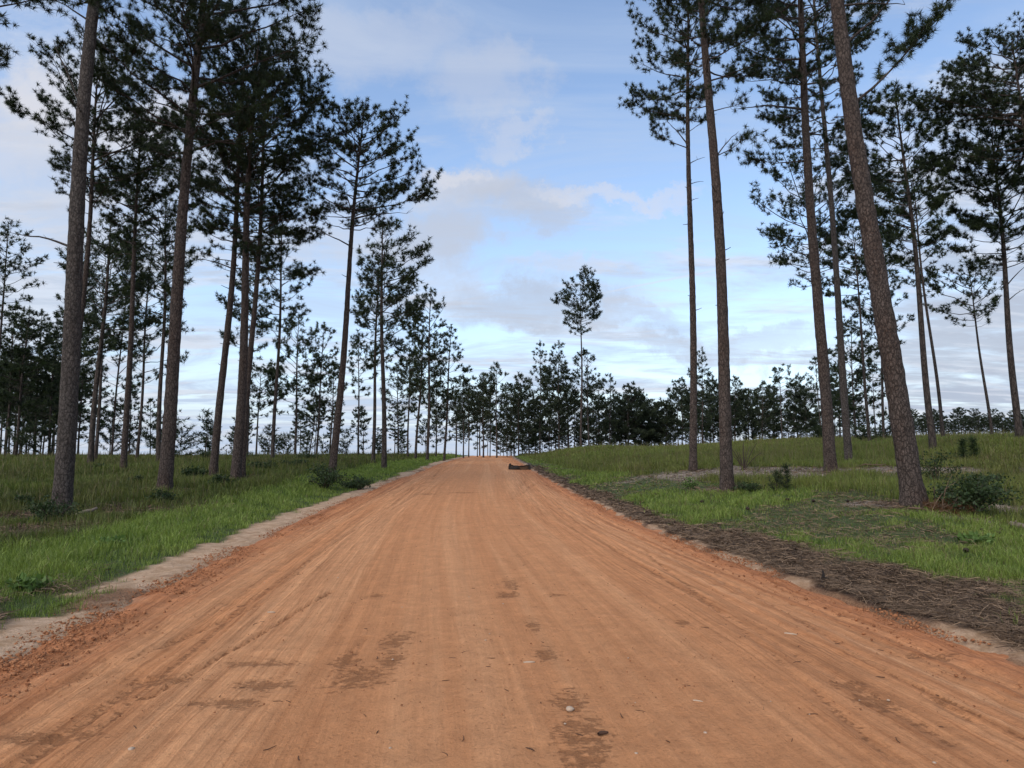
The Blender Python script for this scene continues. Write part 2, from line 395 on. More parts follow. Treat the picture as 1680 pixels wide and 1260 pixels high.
def build_ground():
    xs = axis(0, 1600, .11, 9, 1.035); xs = np.concatenate([-xs[:0:-1], xs])
    yp = axis(2, 1700, .10, 12, 1.018); ym = axis(0, 60, .4, 4, 1.2)
    ys = np.concatenate([2 - ym[:0:-1], yp])
    X, Y = np.meshgrid(xs, ys); X, Y = X.ravel(), Y.ravel()
    Z = ground(X, Y)
    far = np.hypot(X, Y); Z = Z * (1 - sst(far, 420, 900)) - 14 * sst(far, 420, 900)
    u, sand, straw, verge, bare, litter_shade = masks(X, Y)
    Z += straw * .03 * (fbm(X * 6, Y * 6, 3, 40)) + sand * .03 * (vnoise(X * 7, Y * 7, 4) - .5)
    nx, ny = len(xs), len(ys)
    i = (np.arange(ny - 1)[:, None] * nx + np.arange(nx - 1)[None, :]).ravel()
    F = np.stack([i, i + 1, i + nx + 1, i + nx], 1)
    m, g, b, o = mat("earth", .95)
    geo = g.node('ShaderNodeNewGeometry').outputs['Position']
    n1, n2, n3 = g.noise(geo, .7, 5, .6), g.noise(geo, 6, 6, .65), g.noise(geo, 45, 4, .7)
    field = g.mix(n1, (.035, .040, .014), (.070, .072, .028))
    field = g.mix(g.m('MULTIPLY', g.step(n2, .5, .7), .5), field, (.075, .055, .035))
    vg = g.mix(n2, (.040, .062, .016), (.085, .110, .034))
    vg = g.mix(g.step(n3, .52, .75), vg, (.13, .10, .065))
    c = g.mix(g.attr("verge"), field, vg)
    c = g.mix(g.attr("shoulder"), g.mix(g.step(n3, .35, .65), (.16, .075, .038), (.34, .19, .10)), c)
    c = g.mix(g.attr("litter_shade"), c, g.mix(n2, (.045, .026, .018), (.090, .055, .040)))
    c = g.mix(g.attr("bare"), c, g.mix(g.step(n2, .38, .62), (.12, .088, .066), (.36, .285, .21)))
    c = g.mix(g.attr("straw"), c, g.mix(g.step(n3, .35, .65), (.030, .021, .017), (.115, .082, .062)))
    c = g.mix(g.attr("sand"), c, g.mix(g.m('MULTIPLY', g.step(n2, .3, .7), g.step(n3, .2, .6)), (.38, .235, .13), (.64, .44, .29)))
    g.put(b.inputs['Base Color'], c)
    bump(g, b, g.m('ADD', g.m('MULTIPLY', n2, .6), n3), .7, .04)
    me = make_mesh("ground", np.stack([X, Y, Z], 1), [F], m, True, dict(sand=sand, straw=straw, verge=verge, bare=bare, litter_shade=litter_shade, shoulder=sst(np.abs(u) + .5 * (fbm(X * 2, Y * 2, 3, 44) - .5), 4.05, 4.3)))
    link("ground", me, kind="structure", label="grassy pine land rising away on both sides of the dirt road", cat="ground")
build_ground()

# ------------------------------------------------------------------ the road
def seg_dist(x, y, pts):
    d = np.full(x.shape, 1e9)
    for (ax, ay), (bx, by) in zip(pts[:-1], pts[1:]):
        dx, dy = bx - ax, by - ay
        t = np.clip(((x - ax) * dx + (y - ay) * dy) / (dx * dx + dy * dy), 0, 1)
        d = np.minimum(d, np.hypot(x - ax - t * dx, y - ay - t * dy))
    return d
def onroad(px, py):
    """where the photograph's pixel meets the nearly level road in front of the camera"""
    d = ray(px, py); z = 0.05
    for _ in range(6):
        p = np.array([0, 0, CAM_Z]) + d * ((z - CAM_Z) / d[2]); z = float(road_z(p[1])) + .05
    return p[:2]

def build_road():
    ys = [-28.]
    while ys[-1] < 150: ys.append(ys[-1] + (1.0 if ys[-1] < 0 else max(.018, .0058 * ys[-1])))
    ys = np.array(ys)
    us = np.linspace(-HW - .55, HW + .55, 361)
    U, Y = np.meshgrid(us, ys); U, Y = U.ravel(), Y.ravel()
    X = U + road_x(Y)
    V = Y
    au = np.abs(U)
    # long graded streaks, tyre ruts, loose ridges
    wander = (vnoise(V * .06, V * 0 + 3, 2) - .5) * .8
    st1 = fbm((U + wander) * 3.2, V * .05, 4, 50)
    st2 = fbm((U + wander * 1.3) * 11, V * .10, 3, 60)
    st3 = fbm(U * 30, V * .35, 2, 66)
    rough = fbm(X * 4, Y * 4, 4, 70); fine = fbm(X * 16, Y * 16, 3, 75)
    edge = sst(au, 2.0, 3.5)
    h = .05 * (1 - (U / HW) ** 2) + (st1 - .5) * (.012 + .06 * edge) + (st2 - .5) * (.010 + .035 * edge) + (rough - .5) * (.012 + .03 * edge) + (fine - .5) * (.006 + .012 * edge)
    h += .05 * np.exp(-((au - 3.55 - .25 * (vnoise(V * .5, U * 0, 8) - .5)) / .28) ** 2) * (fbm(X * 3, Y * 3, 3, 81))      # windrow of clods at the edge
    # single ruts (px pairs from the near road), tread scuffs and damp patches
    damp = np.zeros_like(U)
    ruts = [([(545, 968), (440, 1030), (330, 1092), (245, 1140)], .030, .028), ([(1390, 1065), (1480, 1108), (1680, 1205)], .030, .026),
            ([(420, 990), (300, 1040), (180, 1090), (0, 1150)], .06, .02), ([(235, 1110), (120, 1190), (20, 1260)], .07, .022),
            ([(1140, 930), (1260, 985), (1420, 1075), (1600, 1180)], .05, .016), ([(1060, 905), (1150, 975), (1290, 1090), (1460, 1240)], .05, .013),
            ([(700, 800), (560, 880), (420, 975), (150, 1200)], .07, .012), ([(880, 800), (1010, 900), (1200, 1010), (1560, 1215)], .06, .012),
            ([(600, 1045), (580, 1070), (553, 1122)], .04, .014), ([(525, 905), (470, 950), (400, 990)], .05, .016), ([(960, 830), (900, 795), (862, 775), (838, 760)], .16, .014), ([(560, 845), (640, 800), (705, 768), (762, 752)], .16, .014), ([(930, 800), (885, 775), (850, 761)], .10, .013), ([(610, 850), (680, 800), (735, 765)], .10, .013)]
    near = Y < 40
    for pts, wd, dp in ruts:
        P = [onroad(*p) for p in pts]
        wd *= .75; d = seg_dist(X, Y + 0 * X, P) + (fbm(X * 6, Y * 6, 2, 13) - .5) * .03
        k = np.exp(-(d / wd) ** 2)
        dp *= .6; h -= dp * k; h += dp * .45 * np.exp(-((d - wd * 1.9) / (wd * .8)) ** 2)
        damp = np.maximum(damp, (.80 if dp > .0125 else .40 + .30 * vnoise(X * 1.3, Y * .9, 33)) * np.exp(-(d / (wd * 1.1)) ** 2))
    spots = [(590, 1110, .20, .26), (570, 1080, .10, .2), (650, 1050, .12, .3), (645, 1080, .09, .2), (840, 958, .11, .3), (833, 975, .12, .18), (876, 1025, .07, .25), (898, 1072, .10, .2),
             (935, 1150, .10, .22), (960, 1200, .16, .2), (955, 1240, .14, .18), (430, 1120, .2, .12), (370, 1150, .25, .1), (420, 1085, .3, .08), (620, 975, .1, .1), (915, 975, .14, .05),
             (1430, 1145, .12, .2), (1395, 1120, .12, .15), (270, 1110, .3, .1), (80, 1200, .3, .12), (760, 808, .7, .25), (700, 810, .5, .3), (1530, 1070, .2, .1), (1120, 1020, .1, .12)]
    for px, py, rx, ry in spots:
        c = onroad(px, py)
        e = ((X - c[0]) / rx) ** 2 + ((Y - c[1]) / ry) ** 2
        tread = sst(vnoise(X * 5, (Y + X * .35) * 24, 29), .25, .6)
        damp = np.maximum(damp, np.exp(-e * .7) * (.80 + .20 * tread))
    damp = np.maximum(damp, .42 * sst(st2, .60, .82) * (.10 + .90 * edge) * sst(fbm(X * .8, Y * .5, 3, 91), .4, .6))
    h -= .007 * damp
    # ragged outer edge dips under the land
    er = au + narrow(V) - (HW + .15 + .5 * (fbm(V * .8, U * 0 + np.sign(U), 4, 95) - .5) + .12 * (fbm(V * 4, U * 0 + np.sign(U), 2, 96) - .5))
    h -= .28 * sst(er, -.12, .25)
    Z = road_z(Y) + h
    # colour of the dirt itself: tan where packed, red where freshly cut
    tan, pale, red, dark = np.array([.575, .262, .112]), np.array([.645, .322, .150]), np.array([.455, .178, .073]), np.array([.250, .108, .042])
    c = tan + (pale - tan) * (sst(st1, .40, .68) * .75)[:, None]
    c = c + (np.array([.440, .172, .066]) - c) * (.72 * sst(st2, .50, .72) * (.16 + .84 * edge))[:, None]
    c = c + (red - c) * (sst(au + narrow(V) + .7 * (st1 - .5) + .5 * (rough - .5), 2.9, 3.8) * .85)[:, None]
    c = c * (1 + (st3 - .5) * (.14 + .30 * sst(au, .9, 2.4)))[:, None] * (1 + (fine - .5) * .22)[:, None] * (1 + (rough - .5) * .20)[:, None]
    c = c + (np.array([.50, .37, .26]) - c) * (sst(er, -.42, -.1) * sst(fbm(X * 2.2, Y * 2.2, 3, 97), .40, .58) * .8)[:, None]
    nx, ny = len(us), len(ys)
    i = (np.arange(ny - 1)[:, None] * nx + np.arange(nx - 1)[None, :]).ravel()
    F = np.stack([i, i + 1, i + nx + 1, i + nx], 1)
    m, g, b, o = mat("red_dirt", .95)
    pos = g.node('ShaderNodeNewGeometry').outputs['Position']
    n1, n2, n0 = g.noise(pos, 60, 6, .75), g.noise(pos, 260, 3, .7), g.noise(pos, 9, 6, .7)
    uu = g.attr("across"); sep = g.node('ShaderNodeSeparateXYZ'); g.put(sep.inputs[0], pos)
    wob = g.m('MULTIPLY_ADD', g.noise(g.scl(pos, (.6, .22, 0)), 1.0, 3, .5), .30, uu)
    s1 = g.noise(g.comb(g.m('MULTIPLY', wob, 9.0), g.m('MULTIPLY', sep.outputs[1], .16)), 1.0, 6, .72)
    s2 = g.noise(g.comb(g.m('MULTIPLY', wob, 38.0), g.m('MULTIPLY', sep.outputs[1], .7)), 1.0, 4, .7)
    side = g.m('MULTIPLY_ADD', g.step(g.m('ABSOLUTE', uu), .8, 2.4), .75, .25)
    col = g.mix(1.0, g.attr("dirt", 0), g.mix(n1, (.70, .66, .62), (1.30, 1.31, 1.32)), 'MULTIPLY')
    col = g.mix(1.0, col, g.mix(n2, (.80, .79, .78), (1.20, 1.20, 1.20)), 'MULTIPLY')
    col = g.mix(1.0, col, g.mix(n0, (.84, .80, .76), (1.16, 1.18, 1.20)), 'MULTIPLY')
    col = g.mix(side, col, g.mix(1.0, col, g.mix(g.step(s1, .30, .70), (.85, .80, .76), (1.11, 1.13, 1.15)), 'MULTIPLY'))
    col = g.mix(side, col, g.mix(1.0, col, g.mix(g.step(s2, .25, .60), (.70, .63, .58), (1.07, 1.08, 1.09)), 'MULTIPLY'))
    dn = g.m('ADD', g.noise(pos, 16, 8, .72), g.m('MULTIPLY', g.noise(g.scl(pos, (.45, 1.6, 1)), 26, 3, .6), .35))
    wet = g.step(g.m('ADD', g.attr("damp"), g.m('MULTIPLY', g.m('SUBTRACT', dn, .68), 3.2)), .48, .92)
    wet = g.m('MULTIPLY', wet, g.step(g.attr("damp"), .06, .40))
    col = g.mix(g.m('MULTIPLY', wet, g.m('MULTIPLY_ADD', g.noise(pos, 22, 6, .8), 1.0, .10)), col, (.225, .090, .033))
    tr = g.noise(g.scl(pos, (1, 1, 0)), 34, 4, .75)
    col = g.mix(g.m('MULTIPLY', g.step(tr, .60, .70), .30), col, (.28, .12, .05))
    grit = g.noise(pos, 120, 2, .5)
    col = g.mix(g.m('MULTIPLY', g.step(grit, .68, .73), .55), col, (.20, .09, .04))
    col = g.mix(g.m('MULTIPLY', g.step(grit, .30, .26), .45), col, (.62, .40, .24))
    g.put(b.inputs['Base Color'], col)
    hh = g.m('ADD', g.m('ADD', n1, g.m('MULTIPLY', n2, .4)), g.m('MULTIPLY', side, g.m('ADD', g.m('MULTIPLY', s1, 1.6), g.m('MULTIPLY', s2, .9))))
    bump(g, b, g.m('ADD', g.m('ADD', hh, g.m('MULTIPLY', n0, 1.2)), g.m('MULTIPLY', g.m('ADD', wet, g.step(tr, .55, .72)), -.7)), .8, .016)
    me = make_mesh("dirt_road", np.stack([X, Y, Z], 1), [F], m, True, dict(across=U, damp=damp), dict(dirt=c))
    link("dirt_road", me, kind="structure", label="wide orange dirt road with tyre ruts climbing to a low crest", cat="road")
build_road()

# ------------------------------------------------------------------ pines
def needles(geo_pos, geo_dir, rs, n, ln, wd):
    """tufts at geo_pos pointing along geo_dir -> triangles"""
    T = len(geo_pos)
    P = np.repeat(geo_pos, n, 0); D = np.repeat(geo_dir, n, 0)
    r = rs.normal(size=(T * n, 3)); r /= np.linalg.norm(r, axis=1)[:, None]
    d = D * .5 + r; d[:, 2] += .08; d /= np.linalg.norm(d, axis=1)[:, None] + 1e-9
    L = ln * rs.uniform(.65, 1.1, T * n)[:, None] * np.repeat(rs.uniform(.8, 1.25, T), n)[:, None]
    s = np.cross(d, rs.normal(size=(T * n, 3))); s /= np.linalg.norm(s, axis=1)[:, None] + 1e-9
    P = P + D * rs.uniform(-.35, .15, T * n)[:, None] * ln
    a, b, c = P - s * wd * .5, P + s * wd * .5, P + d * L
    V = np.stack([a, b, c], 1).reshape(-1, 3)
    F = np.arange(len(V)).reshape(-1, 3)
    tone = np.repeat(np.clip(rs.normal(.42, .32, T), 0, 1), n * 3)
    return V, F, tone

def bez(p, d0, L, bend, n=6):
    """a branch leaving p along d0, bending up by `bend`"""
    t = np.linspace(0, 1, n)
    P = p + np.outer(t * L, d0); P[:, 2] += bend * L * t * t
    return P

def pine(label, base, top, r0, c0, R, nb, D, seed, group=None, grey=False, extra=(), sparse=1.0, tuftmul=1.0, share=None, name="pine_tree", shape=1.0):
    """base/top world points; c0: height fraction where the crown starts; R: crown radius (m); D: distance, sets the detail"""
    base, top = np.asarray(base, float), np.asarray(top, float)
    root = link(name, None, None, base, label, "pine tree", group)
    root.empty_display_size = .5
    if share is not None:
        src, sc, rot = share
        for nm in ("trunk", "crown"):
            o = link(nm, src[nm], root)
        root.scale = sc; root.rotation_euler = (0, 0, rot)
        return root
    rs = np.random.RandomState(seed)
    ax = top - base; H = float(np.linalg.norm(ax))
    near = D < 32
    nr = int(np.clip(H / (.07 if D < 18 else .12 if near else .8), 8, 260)); sides = 26 if D < 18 else 18 if near else 8
    t = np.linspace(0, 1, nr) ** (1.0)
    wob = H * .006 * np.stack([np.sin(t * 5 + rs.uniform(0, 6)) - np.sin(rs.uniform(0, 6)) * 0, np.sin(t * 4 + rs.uniform(0, 6)), t * 0], 1) * np.sin(np.pi * t)[:, None]
    C = np.outer(t, ax) + wob
    rad = r0 * (.93 * (1 - t) ** .62 + .03) + r0 * .24 * np.exp(-t * H / .30)
    th = np.arange(sides) / sides
    RR = np.repeat(rad[:, None], sides, 1)
    if near:
        tt, hh = np.meshgrid(th, t * H)
        w = 2 * math.pi * r0
        pl = fbm(tt * 9 , hh * 4.5, 3, seed % 50) * (1 - sst(tt, .85, 1)) + fbm((tt - 1) * 9, hh * 4.5, 3, seed % 50) * sst(tt, .85, 1)
        RR = RR * (1 + (pl - .5) * .13) + (pl - .5) * .012
        RR *= 1 + .10 * np.exp(-hh / .35) * np.cos(tt * 2 * math.pi * 4 + seed)
    C[0, 2] -= .25
    wood = Geo(); wood.tube(C, RR, sides)
    def on_axis(f): return np.array([np.interp(f, t, C[:, k]) for k in range(3)])
    def r_axis(f): return float(np.interp(f, t, rad))
    tp, td = [], []
    az0, golden = rs.uniform(0, 6.28), 2.399
    asym = .18 if near else .30; shape = shape if near else shape * rs.uniform(.7, 1.35)
    Hc = H * (1 - c0)
    fac = 1.14 if D < 32 else .92 if D < 70 else .80; nb = int(nb * (1.08 if D < 32 else 1.15 if D < 70 else 1.2)); sparse *= .95
    spacing = .21 / fac
    def add_branch(P, L, dens, live=True, tw=1.0, lm=1.0):
        n = len(P)
        r = max(.007, .011 * L + .008) * tw
        wood.tube(P, np.linspace(r, .005 if near else r * .4, n), 5 if near else 3)
        if not live: return
        nt = max(3, int(L / spacing * 1.25 * dens))
        fr = .25 + .75 * np.sqrt(rs.uniform(0, 1, nt)); fr[-1] = 1.0
        for f in fr:
            p = np.array([np.interp(f, np.linspace(0, 1, n), P[:, k]) for k in range(3)])
            dd = P[min(n - 1, int(f * (n - 1)) + 1)] - P[max(0, int(f * (n - 1)) - 1)]; dd /= np.linalg.norm(dd) + 1e-9
            if f > .98:
                tp.append(p); td.append(dd); continue
            sd = np.cross(dd, [0, 0, 1.]); sd /= np.linalg.norm(sd) + 1e-9
            a = rs.choice([-1, 1]) * rs.uniform(.45, 1.35)
            d = dd * math.cos(a) + sd * math.sin(a); d[2] += rs.uniform(-.05, .55); d /= np.linalg.norm(d)
            l = min(rs.uniform(.22, .48) * L * (1.15 - .6 * f) * lm, 1.3) + .12
            k = max(1, int(l / spacing + rs.uniform(0, 1)))
            Q = bez(p, d, l, .18, 4)
            if near: wood.tube(Q, np.linspace(.010, .004, 4), 3)
            for q in range(k):
                ff = 1 - q * spacing / max(l, .01) * rs.uniform(.8, 1.1)
                if ff < .15: break
                e = p + d * l * ff + np.array([0, 0, .18 * l * ff * ff]) + rs.normal(size=3) * .06
                dv = d * .6 + rs.normal(size=3) * .6 + np.array([0, 0, .45]); dv /= np.linalg.norm(dv)
                tp.append(e); td.append(dv)
    for i in range(nb):
        s = (i + rs.uniform(0, 1)) / nb
        f = c0 + (1 - c0) * s * .94
        az = az0 + i * golden + rs.uniform(-.5, .5)
        prof = max(.12, math.sin(math.pi * (s ** shape * .80 + .16))) ** .85
        L = R * prof * rs.uniform(.62, 1.12) * (1 + asym * math.cos(az - az0 * 1.7))
        if s < .12 and rs.uniform() < .35: L *= .55
        el = math.radians(2 + 40 * s + rs.uniform(-9, 12))
        d0 = np.array([math.cos(az) * math.cos(el), math.sin(az) * math.cos(el), math.sin(el)])
        P = bez(on_axis(f) + d0 * r_axis(f) * .3, d0, L / max(.45, math.cos(el)) ** .6, rs.uniform(.02, .26), 6)
        P[1:-1] += rs.normal(size=(4, 3)) * .02 * L
        add_branch(P, L, sparse * rs.uniform(.7, 1.2))
    if near:
        for _ in range(7):
            f = rs.uniform(.22, max(.3, c0)); a = rs.uniform(0, 6.28); d = np.array([math.cos(a), math.sin(a), rs.uniform(-.1, .5)]); l = rs.uniform(.05, .30) + r_axis(f)
            wood.tube(bez(on_axis(f), d, l, .1, 4), np.linspace(.022, .009, 4), 5)
    for f in (1.0, .985, .97):
        tp.append(on_axis(f)); td.append(np.array([0, 0, 1.0]))
    dead = []
    for e in extra:                                                  # (fraction, tip in world, live)
        f, tip, live = e
        p = on_axis(f); v = np.asarray(tip) - base - p; L = float(np.linalg.norm(v))
        P = p + np.outer(np.linspace(0, 1, 8), v)
        P += (np.sin(np.linspace(0, 1, 8) * math.pi) * (-.05 if live else .05) * L)[:, None] * np.array([0, 0, 1.]) + rs.normal(size=(8, 3)) * .012 * L * np.linspace(0, 1, 8)[:, None]
        if live: add_branch(P, L, 1.15 * sparse, True, 1.0, 1.5)
        else:
            q = Geo(); q.tube(P, np.linspace(.012 + .013 * L, .006, 8), 6)
            for _ in range(int(L * 2.2)):
                j = rs.randint(3, 8); d = rs.normal(size=3); d[2] = abs(d[2]); d = d / np.linalg.norm(d) + v / L * .8; d /= np.linalg.norm(d)
                q.tube(bez(P[j], d, rs.uniform(.12, .35) * L * .6, .1, 4), np.linspace(.007, .003, 4), 4)
            dead.append(q)
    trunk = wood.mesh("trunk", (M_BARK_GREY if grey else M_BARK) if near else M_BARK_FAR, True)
    nn = 44 if D < 22 else 38 if D < 35 else 20 if D < 70 else 14
    ln = .185 if near else .27 if D < 70 else .36
    wd = max(.014, .0007 * D if D < 32 else .0009 * D)
    V, F, tone = needles(np.array(tp), np.array(td), rs, nn, ln, wd)
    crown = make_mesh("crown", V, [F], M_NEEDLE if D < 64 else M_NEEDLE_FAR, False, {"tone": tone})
    link("trunk", trunk, root); link("crown", crown, root)
    for q in dead: link("dead_branch", q.mesh("dead_branch", M_BARK_GREY, True), root)
    return {"trunk": trunk, "crown": crown, "H": H}

def pine_px(label, bx, by, D, lx, ly, topy, w, cy0, Rpx, nb, seed, extra=(), **kw):
    """a pine whose foot shows at (bx, by) and whose axis passes (lx, ly), standing D metres ahead"""
    b, l = at(bx, by, D), at(lx, ly, D)
    gz = g1(b[0], b[1])
    sl = (l[0] - b[0]) / (l[2] - b[2])
    base = np.array([b[0] + sl * (gz - b[2]), D, gz])
    def onz(py):
        z = at(CX, py, D)[2]; return np.array([base[0] + sl * (z - gz), D, z])
    top = onz(topy)
    c = onz(cy0); c0 = np.clip((c[2] - gz) / (top[2] - gz), .08, .97)
    depth = D * math.cos(TILT) + (.5 * (c[2] + top[2]) - CAM_Z) * math.sin(TILT)
    R = 1.15 * Rpx * depth / F_PX
    ex = []
    for py, tx, ty, dd, live in extra:
        z = at(CX, py, D)[2]; ex.append(((z - gz) / (top[2] - gz), at(tx, ty, D + dd), live))
    return pine(label, base, top, w * .45, c0, R, nb, D, seed, extra=ex, **kw)

NEAR = "tall pines standing near the road"
pine_px("off-frame pine whose lowest needled boughs hang into the upper left corner", -150, 850, 17, -95, 0, -450, .45, 140, 190, 46, 1, group=NEAR)
pine_px("big grey barked pine nearest the road on the left, with snapped bare limbs", 100, 848, 16.5, 165, 0, -560, .50, -70, 150, 40, 2, grey=True, group=NEAR,
        extra=[(190, 85, 66, -.3, False), (42, 72, -8, -.6, False), (410, 18, 384, .3, False), (440, 88, 431, -.2, False), (-5, 120, 8, -1.0, True)])
pine_px("stout pine with a wide dark crown, second trunk from the left roadside", 270, 803, 20, 333, 0, -270, .46, 290, 150, 64, 3, group=NEAR, extra=[(215, 205, 180, 0, True)])
pine_px("slim leaning pine just left of the forked looking dark pair", 350, 783, 27, 385, 330, 70, .36, 450, 85, 46, 4, group=NEAR, extra=[(440, 318, 424, 0, False)])
pine_px("thick straight pine of the dark pair left of the road, front trunk", 386, 792, 25, 412, 300, 50, .42, 400, 120, 50, 5, group=NEAR)
pine_px("thinner pine crowding behind the front trunk of the dark pair", 397, 782, 27, 428, 280, 90, .30, 460, 108, 46, 6, group=NEAR)
pine_px("pine with an open rounded crown and long low right bough, left of the road", 545, 772, 28, 585, 320, 186, .37, 385, 92, 44, 7, group=NEAR, sparse=.85,
        extra=[(405, 510, 378, 0, False), (345, 698, 320, 0, True), (360, 665, 350, 0, False)])
pine_px("pine hidden behind the big grey barked trunk, its crown spreading left of it", 108, 785, 27, 158, 150, 92, .32, 350, 92, 46, 8, group=NEAR, sparse=.9)
pine_px("pine with a long bare trunk between the grey barked pine and the stout pine", 202, 772, 30, 222, 400, 195, .32, 425, 78, 46, 9, group=NEAR)
pine_px("trunk right behind the grey barked pine, front one of a close pair", 148, 766, 36, 172, 480, 350, .36, 585, 62, 40, 10, group=NEAR)
pine_px("thinner rear trunk of the close pair behind the grey barked pine", 156, 758, 42, 176, 480, 385, .26, 560, 50, 32, 11, group=NEAR)
pine_px("thin pine with low tufts between the long bare trunk and the stout pine", 224, 757, 44, 241, 530, 395, .24, 640, 46, 34, 12, group=NEAR, sparse=.8)
pine_px("pine standing directly behind the stout pine, dense crown to its right", 260, 764, 37, 266, 540, 325, .31, 550, 66, 44, 13, group=NEAR)
pine_px("narrow pine feathered almost to the ground behind the long bare trunk", 183, 750, 52, 199, 560, 440, .20, 725, 34, 40, 14, group=NEAR, sparse=.8)
pine_px("slender pine between the dark pair and the open crowned pine", 447, 757, 40, 460, 440, 335, .28, 560, 52, 38, 15, group=NEAR, sparse=.85)
pine_px("tapered dark pine nearest the left edge of the road crest", 630, 757, 38, 628, 470, 362, .35, 545, 48, 42, 16, group=NEAR)
pine_px("leaning companion trunk just left of the pine nearest the road crest", 612, 752, 42, 618, 560, 425, .28, 610, 54, 44, 17, group=NEAR)
# right of the road
pine_px("massive leaning pine on the right with rough reddish bark and brush at its foot", 1500, 828, 15, 1380, 0, -700, .54, -60, 170, 40, 20, group=NEAR,
        extra=[(170, 1522, 46, .5, True), (70, 1490, -40, .8, True), (5, 1487, 8, -.3, False)])
pine_px("straight pine nearest the road on the right, taller trunk of the front pair", 1193, 806, 21, 1155, 0, -330, .46, 185, 95, 54, 21, group=NEAR,
        extra=[(258, 1224, 226, 0, True), (262, 1213, 215, 0, False)])
pine_px("thinner pine left of the straight one in the right hand front pair, with short snags", 1137, 775, 27, 1131, 130, -60, .36, 220, 76, 46, 22, group=NEAR,
        extra=[(195, 1042, 172, 0, True), (245, 1072, 215, 0, True), (272, 1156, 258, 0, False), (305, 1154, 297, -.2, False), (333, 1146, 325, 0, False), (240, 1092, 198, 0, False)])
pine_px("reddish front pine of the two on the bare patch, right of the road", 1363, 775, 23, 1313, 0, -260, .46, 180, 115, 56, 23, group=NEAR,
        extra=[(262, 1232, 262, 0, True), (178, 1200, 180, 0, False)])
pine_px("greyer rear pine of the two on the bare patch, right of the road", 1393, 758, 30, 1347, 140, -120, .38, 265, 90, 50, 24, group=NEAR, grey=True)
pine_px("pine with a broad airy crown just right of the massive leaning pine", 1533, 748, 33, 1487, 320, 142, .38, 425, 76, 54, 25, group=NEAR, sparse=.9)
pine_px("thin trunk close behind the broad airy pine, bare below its crown", 1547, 716, 46, 1515, 440, 275, .28, 490, 56, 42, 26, group=NEAR)
pine_px("small open crowned pine standing alone on the right hand hill", 1628, 716, 48, 1602, 530, 443, .26, 540, 50, 26, 27, group=NEAR, sparse=.75)
pine_px("dark trunk at the right edge of the view with heavy layered boughs", 1674, 722, 34, 1645, 420, 215, .40, 445, 88, 56, 28, group=NEAR, extra=[(470, 1690, 430, 0, False), (495, 1688, 470, 0, False)])
pine_px("pine beyond the right edge whose dense crown fills the upper right corner", 1745, 735, 30, 1690, 300, 60, .40, 270, 105, 54, 29, group=NEAR)
pine_px("pine seen between the bare patch pair and the massive leaning pine", 1426, 716, 48, 1406, 460, 372, .28, 500, 46, 38, 30, group=NEAR)
pine_px("pine whose rounded crown shows left of the bare patch pair", 1364, 742, 40, 1326, 300, 255, .30, 475, 70, 48, 31, group=NEAR, sparse=.9)
pine_px("pine half hidden behind the massive leaning trunk, ragged side boughs", 1450, 714, 54, 1443, 560, 400, .26, 640, 44, 44, 32, group=NEAR, sparse=.75)

